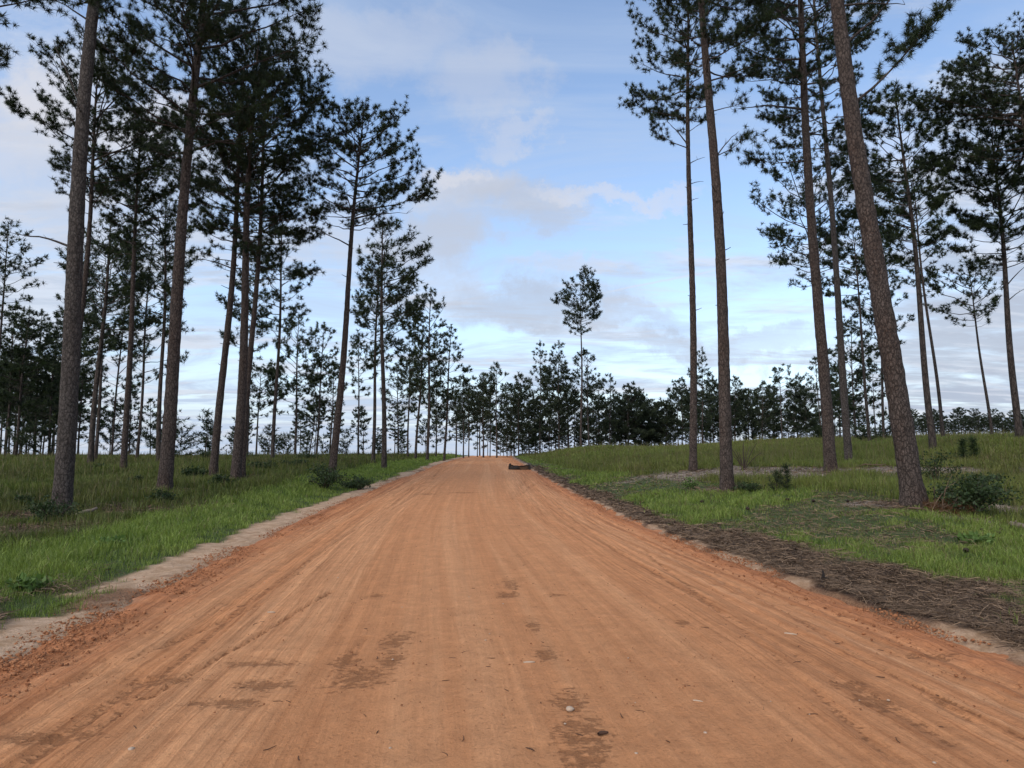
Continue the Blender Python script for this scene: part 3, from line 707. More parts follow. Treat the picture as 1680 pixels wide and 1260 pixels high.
# the tree line, nearer trees: label, bx, D, lx, ly, topy, crown y, R px, branches, width, density
MID = "pines of the tree line behind the crest"
LINE = [
 ("pale lone pine with a high round crown towering over the tree line", 953, 82, 953, 600, 468, 552, 33, 44, .34, .8),
 ("round topped pine left of the open crowned pine, boughs half way down", 484, 52, 488, 600, 517, 690, 38, 40, .24, .9),
 ("thin forked looking pine touching the open crowned pine from the left", 519, 55, 528, 600, 529, 690, 28, 32, .22, .8),
 ("little distant pine with a tight crown between the open crowned pine and the crest pine", 588, 62, 588, 640, 556, 655, 22, 26, .22, 1.),
 ("pine peeking from behind the open crowned trunk", 541, 60, 546, 650, 600, 680, 30, 26, .2, .9),
 ("tilted scrubby pine with layered boughs left of the open crowned pine", 507, 66, 514, 700, 652, 715, 22, 20, .16, .8),
 ("low dark crowned pine behind the slender pine", 420, 58, 424, 680, 605, 690, 36, 34, .2, 1.),
 ("straight pine behind the dark pair, crown level with the slender one", 405, 46, 412, 600, 452, 600, 40, 34, .24, .9),
 ("tall spire topped pine, highest of the group left of the crest", 701, 56, 705, 560, 474, 665, 38, 44, .30, .9),
 ("leaning trunk just left of the spire topped pine", 682, 60, 691, 600, 535, 680, 27, 32, .28, .9),
 ("round crowned pine right of the spire topped pine", 729, 60, 736, 620, 533, 700, 27, 40, .26, .9),
 ("twin stem pine two trunks left of the spire topped pine", 669, 64, 671, 600, 548, 690, 26, 32, .22, .9),
 ("short pine with a flat dark crown right of the crest pine", 653, 70, 653, 680, 600, 690, 30, 28, .2, .9),
 ("bushy young pine feathered to the ground right of the spire topped pine", 715, 72, 716, 680, 610, 735, 22, 34, .18, .9),
 ("thin pine at the left end of the road crest", 748, 80, 748, 680, 622, 700, 18, 24, .18, .9),
 ("first pine above the road crest, crown like a club", 760, 80, 760, 680, 616, 690, 19, 26, .2, .9),
 ("close neighbour of the club crowned pine over the crest", 769, 85, 769, 680, 636, 710, 17, 24, .18, .9),
 ("thin tree feathered low over the middle of the crest", 783, 88, 783, 680, 650, 738, 14, 28, .15, .9),
 ("pine with a ragged top above the middle of the road crest", 793, 82, 793, 680, 612, 700, 20, 30, .24, .9),
 ("thin straight stem beside the ragged topped pine", 804, 90, 804, 680, 618, 690, 18, 24, .16, .9),
 ("pine with swept up boughs above the right of the crest", 815, 80, 815, 680, 596, 690, 21, 30, .22, .8),
 ("bushy tree over the right end of the crest", 832, 92, 832, 690, 650, 740, 17, 32, .16, 1.),
 ("broad dark pine at the left flank of the dense grove", 851, 88, 851, 680, 612, 730, 25, 44, .22, 1.2),
 ("tall airy pine in the dense grove, feathery pale crown", 886, 90, 886, 650, 560, 690, 22, 36, .24, .6),
 ("dark filler pine between the airy pine and the broad dark pine", 868, 97, 868, 690, 622, 735, 22, 36, .2, 1.2),
 ("tall flat topped pine with a side bough left of the lone pine", 917, 86, 917, 650, 561, 720, 26, 46, .26, 1.1),
 ("dark pine tucked behind the flat topped pine", 901, 98, 901, 680, 600, 738, 24, 44, .2, 1.2),
 ("pale trunked pine close left of the lone pine", 933, 88, 931, 680, 592, 735, 22, 36, .2, 1.1),
 ("pine with a crooked tufted top close right of the lone pine", 966, 86, 965, 680, 575, 680, 24, 32, .22, .8),
 ("dark pine filling the gap right of the crooked tufted one", 982, 97, 982, 690, 622, 738, 22, 40, .2, 1.2),
 ("pointed pine at the right shoulder of the dense grove", 1001, 90, 1001, 690, 614, 733, 17, 40, .2, 1.),
 ("low pine behind the pointed one", 1016, 100, 1016, 690, 652, 735, 20, 32, .18, 1.1),
 ("broad rounded pine right of the dense grove", 1031, 92, 1031, 690, 630, 733, 29, 48, .22, 1.2),
 ("second rounded pine, lower, beside the broad rounded one", 1052, 95, 1052, 690, 648, 735, 27, 44, .2, 1.2),
 ("low dark pine at the foot of the rounded pair", 1073, 100, 1073, 700, 662, 735, 24, 36, .2, 1.2),
 ("last small rounded pine before the gap in the tree line", 1093, 96, 1093, 700, 658, 735, 23, 40, .2, 1.2),
 ("layered pine peeking left of the thinner front pine on the right", 1119, 94, 1119, 690, 620, 728, 24, 42, .2, 1.),
 ("tufted spire between the two front pines on the right", 1152, 90, 1152, 690, 570, 728, 23, 42, .22, .9),
 ("shorter pine between the two front pines, pale trunk", 1172, 96, 1168, 690, 612, 728, 22, 36, .2, 1.1),
 ("round pine just right of the straight front pine", 1206, 94, 1206, 690, 620, 725, 27, 44, .22, 1.1),
 ("lower pine following the round one in the right tree line", 1228, 100, 1228, 690, 640, 725, 22, 36, .2, 1.1),
 ("layered pine midway between the straight front pine and the bare patch pair", 1251, 94, 1251, 690, 627, 725, 22, 40, .2, 1.),
 ("open umbrella topped pine left of the bare patch pair", 1284, 90, 1282, 690, 604, 668, 25, 24, .2, .7),
 ("low scrubby pine beneath the umbrella topped one", 1268, 104, 1268, 700, 652, 725, 20, 30, .18, 1.),
 ("dark round headed pine left of the reddish front pine", 1323, 92, 1322, 690, 645, 712, 26, 36, .2, 1.2),
 ("small pine between umbrella topped and round headed pines", 1303, 104, 1303, 700, 652, 722, 20, 30, .18, 1.),
 ("thin tilted pine touching the reddish front pine from the left", 1350, 80, 1338, 600, 586, 672, 24, 26, .18, .8),
 ("feathery pine right behind the greyer bare patch pine", 1404, 62, 1399, 600, 520, 715, 38, 46, .2, .8),
 ("lower feathery pine in the gap between the bare patch pair", 1379, 68, 1377, 650, 590, 718, 26, 34, .18, .9),
 ("thin stem beside the pine left of the massive leaning trunk", 1438, 60, 1434, 660, 600, 690, 18, 18, .14, .7),
 ("twiggy half bare pine left of the massive leaning trunk near its foot", 1452, 62, 1451, 700, 680, 716, 20, 16, .14, .5),
 ("pine at the left edge with tufted crown cut by the frame", -12, 46, 8, 450, 366, 530, 40, 38, .26, .9),
 ("dark trunk in the left edge woods, leftmost of the row", 8, 52, 22, 560, 498, 700, 36, 46, .24, 1.1),
 ("leaning dark pine second in the left edge woods", 26, 50, 46, 540, 505, 680, 36, 46, .26, 1.1),
 ("dark layered pine third in the left edge woods", 56, 55, 66, 560, 508, 715, 36, 48, .24, 1.1),
 ("pine with a curved stem left of the grey barked trunk", 80, 53, 92, 560, 512, 715, 34, 46, .24, 1.1),
 ("high crowned pine rising just behind the grey barked trunk", 104, 48, 124, 540, 462, 640, 48, 46, .26, 1.),
 ("low pine right of the grey barked trunk, full to the ground", 128, 58, 136, 600, 560, 735, 30, 42, .2, 1.),
 ("thin stemmed pine just right of the grey barked trunk", 122, 62, 132, 620, 610, 720, 26, 30, .16, .9),
 ("feathered young pine between the long bare trunk and the thin low tufted pine", 212, 62, 214, 680, 628, 735, 20, 30, .16, .9),
 ("pale young pine behind the thin low tufted pine", 246, 66, 247, 690, 655, 735, 18, 26, .14, .8),
]
for i, (lab, bx, D, lx, ly, ty, cy, R, nb, w, sp) in enumerate(LINE):
    pine_px(lab, bx, 746 if bx < 840 else 736, D, lx, ly, ty, w, cy, R, nb, 200 + i, group=MID, sparse=sp, shape=1.0 if cy < 700 else .8)

# the far woods: shared crowns, many alike
protos = []
for k in range(8):
    H = 14.0
    z0 = np.array([0, 0, 0.])
    r = pine("x", z0, z0 + np.array([.2, 0, H]), .13, (.36, .48, .28, .55, .32, .42, .06, .10)[k], (2.3, 2.0, 2.1, 2.2, 2.6, 1.8, 4.2, 3.6)[k], 40, 110, 900 + k, sparse=1.0)
    protos.append(r)
for o in [o for o in COL.objects if o.get("label") == "x"]:
    for c in list(o.children): bpy.data.objects.remove(c)
    bpy.data.objects.remove(o)
rnd = random.Random(5)
def wood(label, group, x0, x1, n, D0, D1, t0, t1, hmin=6, pick=(0, 6)):
    for i in range(n):
        px = x0 + (x1 - x0) * (i + rnd.uniform(.1, .9)) / n
        D = rnd.uniform(D0, D1); p = at(px, 740, D)
        gz = g1(p[0], D); zt = at(px, rnd.uniform(t0, t1), D)[2]
        h = max(hmin, zt - gz); s = h / 14.0; q = s * rnd.uniform(.9, 1.25) * (1.35 if D > 150 else 1.1)
        pine(label, (p[0], D, gz - .1), None if False else (p[0], D, gz + h), 0, 0, 0, 0, D, 0, group=group, share=(protos[rnd.randrange(*pick)], (q, q, s), rnd.uniform(0, 6.28)))
wood("small dark pine in the far grove beyond the road crest", "far grove beyond the crest", 742, 1110, 30, 105, 135, 628, 700)
wood("low bushy young pine filling the foot of the dense grove right of the crest", "brushy young pines under the grove", 812, 1112, 24, 95, 112, 684, 716, 2.5, (6, 8))
wood("low bushy young pine under the tree line on the right hand hill", "brushy young pines on the right hill", 1116, 1400, 14, 98, 112, 686, 708, 2.5, (6, 8))
wood("small pine in the far tree line on the right hand hill", "far tree line on the right hill", 1112, 1425, 34, 105, 135, 628, 690)
wood("blue dark pine of the distant woods low behind the right hill", "distant woods low on the right", 1470, 1760, 60, 205, 260, 668, 692)
wood("pine in the shadowed woods at the far left edge", "shadowed woods at the left edge", -60, 118, 22, 62, 95, 545, 690)
wood("thin far pine showing under the crowns left of the road", "far pines under the left crowns", 330, 740, 14, 100, 125, 660, 722, 3)

# ------------------------------------------------------------------ grass: blades as real faces, thicker on the ground close by
def blades(rs, x, y, z, h, w, lean, tone, hue, dry):
    N = len(x)
    az = rs.uniform(0, 2 * math.pi, N); fa = rs.uniform(0, 2 * math.pi, N)
    sx, sy = np.cos(fa) * w * .5, np.sin(fa) * w * .5
    lx, ly = np.cos(az) * lean * h, np.sin(az) * lean * h
    P = np.zeros((N, 5, 3))
    P[:, 0] = np.stack([x - sx, y - sy, z - .02], 1); P[:, 1] = np.stack([x + sx, y + sy, z - .02], 1)
    mx, my, mz = x + lx * .35, y + ly * .35, z + h * .6
    P[:, 2] = np.stack([mx + sx * .8, my + sy * .8, mz], 1); P[:, 3] = np.stack([mx - sx * .8, my - sy * .8, mz], 1)
    P[:, 4] = np.stack([x + lx, y + ly, z + h * np.sqrt(np.clip(1 - lean ** 2 * .45, .2, 1))], 1)
    i = np.arange(N)[:, None] * 5
    Q = i + np.array([[0, 1, 2, 3]]); T = i + np.array([[3, 2, 4]])
    rep = lambda a: np.repeat(a, 5)
    return P.reshape(-1, 3), Q, T, dict(tone=rep(tone), hue=rep(hue), dry=rep(dry))

def grass_material():
    m, g, b, o = mat("grass_blades", .55)
    t, h, d = g.attr("tone"), g.attr("hue"), g.attr("dry")
    lush = g.mix(t, (.076, .130, .016), (.270, .340, .068))
    olive = g.mix(t, (.050, .056, .012), (.185, .185, .046))
    c = g.mix(h, lush, olive)
    c = g.mix(d, c, g.mix(t, (.10, .065, .035), (.26, .19, .11)))
    g.put(b.inputs['Base Color'], c); b.inputs['Specular IOR Level'].default_value = .35
    tr = g.node('ShaderNodeBsdfTranslucent'); g.put(tr.inputs[0], g.mix(1.0, c, (1.1, 1.2, .6), 'MULTIPLY'))
    mx = g.node('ShaderNodeMixShader'); mx.inputs[0].default_value = .3
    g.l.new(b.outputs[0], mx.inputs[1]); g.l.new(tr.outputs[0], mx.inputs[2]); g.l.new(mx.outputs[0], o.inputs[0])
    return m
M_GRASS = grass_material()

def scatter(rs, n, d0, d1, power):
    """points ahead of the camera, thinning with distance as d^-power (areal)"""
    k = 2 - power
    u = rs.uniform(0, 1, n)
    D = (d0 ** k + u * (d1 ** k - d0 ** k)) ** (1 / k) if abs(k) > 1e-6 else d0 * (d1 / d0) ** u
    x = rs.uniform(-1, 1, n) * (.80 * D + 3.0)
    m = n // 9                                                       # and the strips beside and just behind the viewer
    return np.concatenate([x, rs.uniform(-13, 13, m)]), np.concatenate([D, rs.uniform(-2.5, 7.5, m)])

def build_grass():
    rs = np.random.RandomState(11)
    # mown verge
    x, y = scatter(rs, 1500000, 4.2, 95, 1.55)
    u, sand, straw, verge, bare, litter_shade = masks(x, y)
    clump = fbm(x * 2.3, y * 2.3, 3, 120); patch = fbm(x * .5, y * .5, 4, 125)
    au = np.abs(u)
    dens = verge * (1 - sand) * (1 - .97 * straw) * (1 - .93 * bare) * sst(au, 4.0, 4.35)
    thin = np.where(u > 0, .35 + .65 * sst(patch + .25 * (clump - .5), .38, .58), .75 + .25 * sst(patch, .35, .55))
    k = rs.uniform(0, 1, len(x)) < dens * thin * (.45 + .55 * sst(clump, .3, .6))
    x, y, u, clump, patch = x[k], y[k], u[k], clump[k], patch[k]; N = len(x)
    print("verge blades", N)
    tall = np.where(u < 0, .6 + .8 * sst(-u, 4.2, 6.0), .45 + .7 * sst(patch, .42, .62))
    h = rs.uniform(.05, .145, N) * tall * (.6 + .8 * clump) * (1 + .004 * y)
    w = np.maximum(.0055, .00075 * y) * rs.uniform(.7, 1.4, N)
    lean = rs.uniform(.1, 1.0, N)
    tone = np.clip(rs.normal(.52, .24, N) + .9 * (clump - .5), 0, 1)
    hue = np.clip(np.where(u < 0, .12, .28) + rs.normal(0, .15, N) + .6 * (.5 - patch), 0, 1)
    dry = (rs.uniform(0, 1, N) < np.where(u > 0, .10 + .35 * sst(patch, .52, .38), .04)).astype(float) * rs.uniform(.5, 1, N)
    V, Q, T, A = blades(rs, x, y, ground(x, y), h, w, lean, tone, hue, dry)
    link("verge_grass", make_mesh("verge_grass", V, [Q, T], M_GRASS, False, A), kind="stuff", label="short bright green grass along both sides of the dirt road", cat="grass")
    # wild field
    x, y = scatter(rs, 1500000, 8, 125, 1.5)
    u, sand, straw, verge, bare, litter_shade = masks(x, y)
    clump = fbm(x * 1.3, y * 1.3, 4, 130); patch = fbm(x * .22, y * .22, 4, 135)
    dens = (1 - verge) * (1 - .98 * bare) * (1 - .75 * litter_shade)
    k = rs.uniform(0, 1, len(x)) < dens * (.35 + .65 * sst(clump, .32, .58))
    x, y, u, clump, patch, litter_shade = x[k], y[k], u[k], clump[k], patch[k], litter_shade[k]; N = len(x)
    print("field blades", N)
    h = rs.uniform(.13, .42, N) * (.5 + 1.0 * clump) * np.where(u < 0, .85, .8) * np.where(y < 30, .75, 1.0)
    w = np.maximum(.007, .0008 * y) * rs.uniform(.6, 1.3, N)
    lean = rs.uniform(.05, .75, N)
    tone = np.clip(rs.normal(.40, .22, N) + 1.0 * (clump - .5) + np.where(u < 0, -.20, .16), 0, 1)  # the left field's shade is put into blade tone, with its darker grass
    hue = np.clip(.80 + rs.normal(0, .15, N) + .8 * (patch - .5), 0, 1)
    dry = (rs.uniform(0, 1, N) < .05 + .12 * sst(patch, .55, .70) + .35 * litter_shade).astype(float) * rs.uniform(.3, .8, N)
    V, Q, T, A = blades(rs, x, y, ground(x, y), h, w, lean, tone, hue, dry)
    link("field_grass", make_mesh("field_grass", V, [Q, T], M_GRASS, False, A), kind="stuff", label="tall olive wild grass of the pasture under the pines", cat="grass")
    n = 26000; i = rs.choice(N, n, replace=False)
    hs = rs.uniform(.35, .80, n) * np.where(y[i] < 26, .7, 1); ws = np.maximum(.005, .00045 * y[i])
    V, Q, T, A = blades(rs, x[i], y[i], ground(x[i], y[i]), hs, ws, rs.uniform(.02, .30, n), rs.uniform(.2, .9, n), np.full(n, .9), rs.uniform(.3, 1, n) * (rs.uniform(0, 1, n) < .6))
    link("seed_stalk_grass", make_mesh("seed_stalk_grass", V, [Q, T], M_GRASS, False, A), kind="stuff", label="thin seed stalks standing above the pasture grass", cat="grass")
build_grass()

def straw_strands():
    rs = np.random.RandomState(15)
    x, y = scatter(rs, 900000, 4.2, 45, 1.75)
    u, sand, straw, verge, bare, litter_shade = masks(x, y)
    k = rs.uniform(0, 1, len(x)) < np.clip(straw * 1.0 + .11 * bare + .28 * litter_shade * (y < 34) + .13 * verge * (u > 4) * sst(.62 - fbm(x * .5, y * .5, 4, 125), .05, .2), 0, 1)
    x, y = x[k], y[k]; N = len(x)
    print("straw", N)
    z = ground(x, y) + rs.uniform(.02, .06, N)
    az = rs.normal(1.9, 1.0, N); L = rs.uniform(.06, .26, N); w = np.maximum(.0035, .00055 * y) * rs.uniform(.7, 1.3, N)
    d = np.stack([np.cos(az), np.sin(az), rs.normal(0, .16, N)], 1) * L[:, None] * .5
    sd = np.stack([-np.sin(az), np.cos(az), rs.normal(0, .5, N)], 1) * w[:, None] * .5
    P = np.stack([x, y, z], 1); M = P + np.stack([np.zeros(N), np.zeros(N), rs.uniform(0, .02, N)], 1)
    V = np.stack([P - d - sd, P - d + sd, M + sd, M - sd, P + d + sd, P + d - sd], 1).reshape(-1, 3)
    i = np.arange(N)[:, None] * 6
    tone = np.repeat(rs.beta(1.3, 2.4, N), 6)
    m, g, b, o = mat("dead_pine_straw", .8)
    g.put(b.inputs['Base Color'], g.mix(g.attr("tone"), (.040, .024, .015), (.38, .25, .15)))
    link("pine_straw", make_mesh("pine_straw", V, [i + np.array([[0, 1, 2, 3]]), i + np.array([[3, 2, 4, 5]])], m, False, dict(tone=tone)),
         kind="stuff", label="dark brown pine straw and dead grass raked along the road edge", cat="pine straw")
straw_strands()

def clods():
    rs = np.random.RandomState(19)
    V0 = np.array([[0, 0, 1], [.9, 0, .3], [.28, .85, .3], [-.72, .53, .3], [-.72, -.53, .3], [.28, -.85, .3], [.7, .5, -.4], [-.3, .8, -.4], [-.9, 0, -.4], [-.3, -.8, -.4], [.7, -.5, -.4], [0, 0, -.9]])
    F0 = np.array([[0, 1, 2], [0, 2, 3], [0, 3, 4], [0, 4, 5], [0, 5, 1], [1, 6, 2], [2, 7, 3], [3, 8, 4], [4, 9, 5], [5, 10, 1], [2, 6, 7], [3, 7, 8], [4, 8, 9], [5, 9, 10], [1, 10, 6], [11, 7, 6], [11, 8, 7], [11, 9, 8], [11, 10, 9], [11, 6, 10]])
    n = 24000
    y = 4 * (35 / 4) ** rs.uniform(0, 1, n)
    side = np.where(rs.uniform(0, 1, n) < .55, -1, 1)
    u = side * (HW - .22 + rs.normal(0, .22, n)); mid = rs.uniform(0, 1, n) < .10
    u = np.where(mid, rs.uniform(-3.6, 3.6, n), u)
    x = u + road_x(y)
    k = (rs.uniform(0, 1, n) < sst(fbm(x * 1.1, y * 1.1, 3, 77), .40, .62)) | mid
    x, y, u, mid = x[k], y[k], u[k], mid[k]; n = len(x)
    r = rs.gamma(2.0, .0028, n) * np.where(mid, .45, 1.0) + .0025; r = np.minimum(r, np.where(mid, .009, .026))
    z = road_z(y) + .05 * (1 - (u / HW) ** 2) + .012 + .035 * sst(np.abs(u), 3.1, 3.7)
    V = V0[None] * r[:, None, None] * rs.uniform(.55, 1.3, (n, 12, 1)) * np.array([1, 1, .7]) + np.stack([x, y, z], 1)[:, None, :]
    F = F0[None] + (np.arange(n) * 12)[:, None, None]
    m, g, b, o = mat("dirt_clod", .95)
    g.put(b.inputs['Base Color'], g.mix(g.attr("tone"), (.19, .072, .030), (.42, .185, .082)))
    link("dirt_clods", make_mesh("dirt_clods", V.reshape(-1, 3), [F.reshape(-1, 3)], m, False, dict(tone=np.repeat(rs.uniform(0, 1, n), 12))),
         kind="stuff", label="loose red dirt crumbs along the road edges", cat="dirt clods")
clods()

# ------------------------------------------------------------------ shrubs, seedlings, fallen wood
M_STEM = plain("stem_wood", (.07, .05, .038), .4, 30)
M_DRY = plain("dead_branch_wood", (.13, .085, .055), .4, 25)
M_DRYLEAF = leaf_material("dry_brown_needles", (.075, .035, .015), (.17, .085, .035), .15)

def foot(px, py, D):
    p = at(px, py, D); return np.array([p[0], D, g1(p[0], D)])
def px2m(n, D): return n * D / F_PX

def leaves(rs, P, size, up=.3):
    N = len(P)
    a = rs.normal(size=(N, 3)); a[:, 2] += up; a /= np.linalg.norm(a, axis=1)[:, None]
    s = np.cross(a, rs.normal(size=(N, 3))); s /= np.linalg.norm(s, axis=1)[:, None]
    L = size * rs.uniform(.6, 1.3, N)[:, None]
    fold = np.cross(a, s) * .12
    V = np.stack([P, P + (a * .5 + s * .28 + fold) * L, P + a * L, P + (a * .5 - s * .28 + fold) * L], 1)
    return V.reshape(-1, 3), np.arange(N * 4).reshape(-1, 4), np.repeat(np.clip(rs.normal(.45, .28, N), 0, 1), 4)

def shrub(name, label, p, w, h, seed, n=900, leaf=.07, cat="shrub", group=None, lean=(0, 0), stems=9, m=None, flat=1.0):
    rs = np.random.RandomState(seed)
    root = link(name, None, None, p, label, cat, group); root.empty_display_size = .3
    st = Geo(); tips = []
    for i in range(stems):
        a = rs.uniform(0, 6.28); r = w * .5 * math.sqrt(rs.uniform(.02, 1))
        hh = h * rs.uniform(.55, 1.0) * (1 - .45 * (r / (w * .5)) ** 2)
        tip = np.array([math.cos(a) * r + lean[0], math.sin(a) * r * flat + lean[1], hh])
        q = np.linspace(0, 1, 6)[:, None]
        P = np.array([0, 0, -.08]) * (1 - q) + tip * q + np.array([0, 0, .12 * h]) * np.sin(q * math.pi) + rs.normal(size=(6, 3)) * .02 * h
        st.tube(P, np.linspace(.006 + .012 * h, .004, 6), 4); tips.append(P)
        for _ in range(3):
            j = rs.randint(2, 5); d = rs.normal(size=3); d[2] = abs(d[2]) * .7; d /= np.linalg.norm(d)
            B = bez(P[j], d, rs.uniform(.15, .4) * h, .2, 5); st.tube(B, np.linspace(.005, .002, 5), 3); tips.append(B)
    pts = []
    for P in tips:
        f = rs.uniform(.2, 1, int(n / len(tips)) + 1)
        q = np.stack([np.interp(f, np.linspace(0, 1, len(P)), P[:, k]) for k in range(3)], 1)
        pts.append(q + rs.normal(size=q.shape) * np.array([.10 * w, .10 * w, .09 * h]) * .8)
    pts = np.vstack(pts); pts[:, 2] = np.maximum(pts[:, 2], .01)
    V, F, t = leaves(rs, pts, leaf)
    link("stem", st.mesh("stem", M_STEM, True), root)
    link("foliage", make_mesh("foliage", V, [F], m or M_SHRUB, False, dict(tone=t)), root)
    return root

def seedling(name, label, p, h, seed, whorls=6, spread=.3, n=14, ln=.2, wd=.012, cat="young pine", group=None, low=.15, droop=0.0, lean=0.0, m=None):
    """young pine: a leader with whorls of tufted side shoots"""
    rs = np.random.RandomState(seed)
    root = link(name, None, None, p, label, cat, group); root.empty_display_size = .3
    st = Geo(); L = np.stack([np.linspace(0, lean, 8), np.zeros(8), np.linspace(-.05, h, 8)], 1) + rs.normal(size=(8, 3)) * .01 * h
    st.tube(L, np.linspace(.008 + .012 * h, .004, 8), 6)
    tp, td = [L[-1]], [np.array([0, 0, 1.])]
    for i in range(whorls):
        f = low + (1 - low) * (i + .3) / whorls
        c = np.array([np.interp(f, np.linspace(0, 1, 8), L[:, k]) for k in range(3)])
        for j in range(5):
            a = rs.uniform(0, 6.28); el = rs.uniform(.1, .7) - droop
            d = np.array([math.cos(a) * math.cos(el), math.sin(a) * math.cos(el), math.sin(el)])
            l = spread * (1.15 - .8 * f) * rs.uniform(.6, 1.2)
            B = bez(c, d, l, .25, 5); st.tube(B, np.linspace(.006 + .004 * l, .003, 5), 3)
            for ff in np.arange(1, .2, -ln * .7 / max(l, ln)):
                tp.append(np.array([np.interp(ff, np.linspace(0, 1, 5), B[:, k]) for k in range(3)])); dd = d + np.array([0, 0, .35]) + rs.normal(size=3) * .3; td.append(dd / np.linalg.norm(dd))
    V, F, t = needles(np.array(tp), np.array(td), rs, n, ln, wd)
    link("stem", st.mesh("stem", M_STEM, True), root)
    link("foliage", make_mesh("foliage", V, [F], m or M_NEEDLE, False, dict(tone=t)), root)
    return root

# right side
D = 14.6; p = foot(1592, 838, D)
r = shrub("bush", "sprawling leafy bush with dead reddish brush beside the massive leaning pine", p, px2m(125, D), px2m(70, D), 1, 2600, .075, stems=16)
q = Geo()
for (ax, ay, bx, by, wd) in ((1528, 838, 1570, 790, .014), (1545, 832, 1562, 780, .011), (1535, 840, 1600, 826, .012), (1540, 828, 1508, 838, .009), (1550, 838, 1541, 818, .008), (1560, 838, 1580, 815, .009)):
    a, b = at(ax, ay, D - .25) - p, at(bx, by, D - .1) - p
    P = a + np.outer(np.linspace(0, 1, 8), b - a); P[:, 2] += .10 * np.sin(np.linspace(0, 1, 8) * math.pi); P[0, 2] -= .05
    q.tube(P, np.linspace(wd, .004, 8), 5)
link("dead_branch", q.mesh("dead_branch", M_DRY, True), r)
rs = np.random.RandomState(3); tp = np.stack([rs.uniform(-1.0, -.1, 90), rs.uniform(-.3, .2, 90), rs.uniform(.02, .28, 90)], 1); td = rs.normal(size=(90, 3)); td[:, 2] = -abs(td[:, 2]) * .4; td /= np.linalg.norm(td, axis=1)[:, None]
V, F, t = needles(tp, td, rs, 16, .18, .010)
link("dead_needles", make_mesh("dead_needles", V, [F], M_DRYLEAF, False, dict(tone=t)), r)
p = foot(1533, 828, 14.9); q = Geo(); P = np.stack([np.linspace(0, .02, 6), np.zeros(6), np.linspace(-.08, px2m(36, 14.9), 6)], 1); q.tube(P, np.linspace(.016, .012, 6), 6)
link("snag", q.mesh("snag", M_STEM, True), None, p, "short dark upright stick right of the massive leaning pine", "dead stick")
p = foot(1538, 795, 19.5)
shrub("sapling", "slim leafy sapling in front of the broad airy pine trunk", p, px2m(50, 19.5), px2m(66, 19.5), 5, 700, .07, "sapling", stems=6)
shrub("bush", "low spreading leafy bush in the field right of the slim sapling", foot(1600, 785, 19), px2m(120, 19), px2m(22, 19), 6, 900, .07, stems=10)
for i, (px, py, D, h, lab) in enumerate(((1275, 818, 19.5, 32, "squat dark pine seedling right of the straight front pine"), (1292, 816, 19.4, 44, "taller spiky pine seedling at the edge of the mown grass"))):
    seedling("pine_seedling", lab, foot(px, py, D), px2m(h, D), 20 + i, 5, .16 if i else .28, 16, .16, .010, "pine seedling")
p = foot(1220, 767, 27); q = Geo(); root = link("stump_sprout", None, None, p, "fan of bare upright sprouts behind the straight front pine", "stump sprout")
for i, (dx, hh) in enumerate(((-22, 40), (-14, 34), (-8, 30), (-3, 44), (4, 48), (9, 32), (14, 40), (20, 46), (26, 30), (-18, 24))):
    rs = np.random.RandomState(40 + i); tip = np.array([px2m(dx, 27), rs.uniform(-.3, .3), px2m(hh, 27)])
    t = np.linspace(0, 1, 7)[:, None]; P = tip * t * np.array([1, 1, 1]) + np.array([0, 0, .1]) * np.sin(t * math.pi) - np.array([0, 0, .05]); g = Geo(); g.tube(P, np.linspace(.022, .009, 7), 5)
    link("sprout", g.mesh("sprout", M_STEM, True), root)
g = Geo(); g.tube(np.array([[0, 0, -.1], [0, 0, .02], [.01, 0, .08]]), np.array([.14, .12, .09]), 9); link("stump", g.mesh("stump", M_BARK_FAR, True), root)
shrub("bush", "small pale leaved bush left of the straight front pine", foot(1132, 803, 22), px2m(27, 22), px2m(22, 22), 8, 420, .06, stems=8, m=M_WEED)
shrub("bush", "dark low weeds trailing right from the foot of the straight front pine", foot(1228, 812, 20.5), px2m(62, 20.5), px2m(17, 20.5), 9, 800, .06, stems=12)
for i, (px, lab) in enumerate(((1581, "left of two dark tufts standing in the field by the right edge"), (1598, "right of two dark tufts standing in the field by the right edge"))):
    seedling("grass_stage_pine", lab, foot(px, 752, 28), px2m(34, 28), 50 + i, 6, .13, 12, .30, .016, "pine seedling", low=.05, m=M_SHRUB)
# left side
shrub("bush", "dark bush at the foot of the stout pine on the left", foot(266, 828, 18.2), px2m(40, 18.2), px2m(24, 18.2), 10, 700, .07, stems=9)
shrub("bush", "big dark shrub in front of the open crowned pine", foot(532, 788, 23.5), px2m(80, 23.5), px2m(46, 23.5), 11, 1300, .085, stems=16)
shrub("bush", "long low shrub right of the big dark shrub, by the left verge", foot(588, 778, 25), px2m(62, 25), px2m(24, 25), 12, 1200, .08, stems=14)
shrub("bush", "straggly weeds round the foot of the grey barked pine", foot(82, 872, 14.6), px2m(95, 14.6), px2m(42, 14.6), 13, 1300, .06, stems=18)
shrub("bush", "dark tuft alone in the field left of the grey barked pine", foot(40, 825, 18.5), px2m(32, 18.5), px2m(16, 18.5), 14, 500, .07, stems=8)
shrub("bush", "small dark bush between the grey barked pine and the stout pine", foot(226, 797, 23), px2m(26, 23), px2m(15, 23), 15, 420, .07, stems=8)
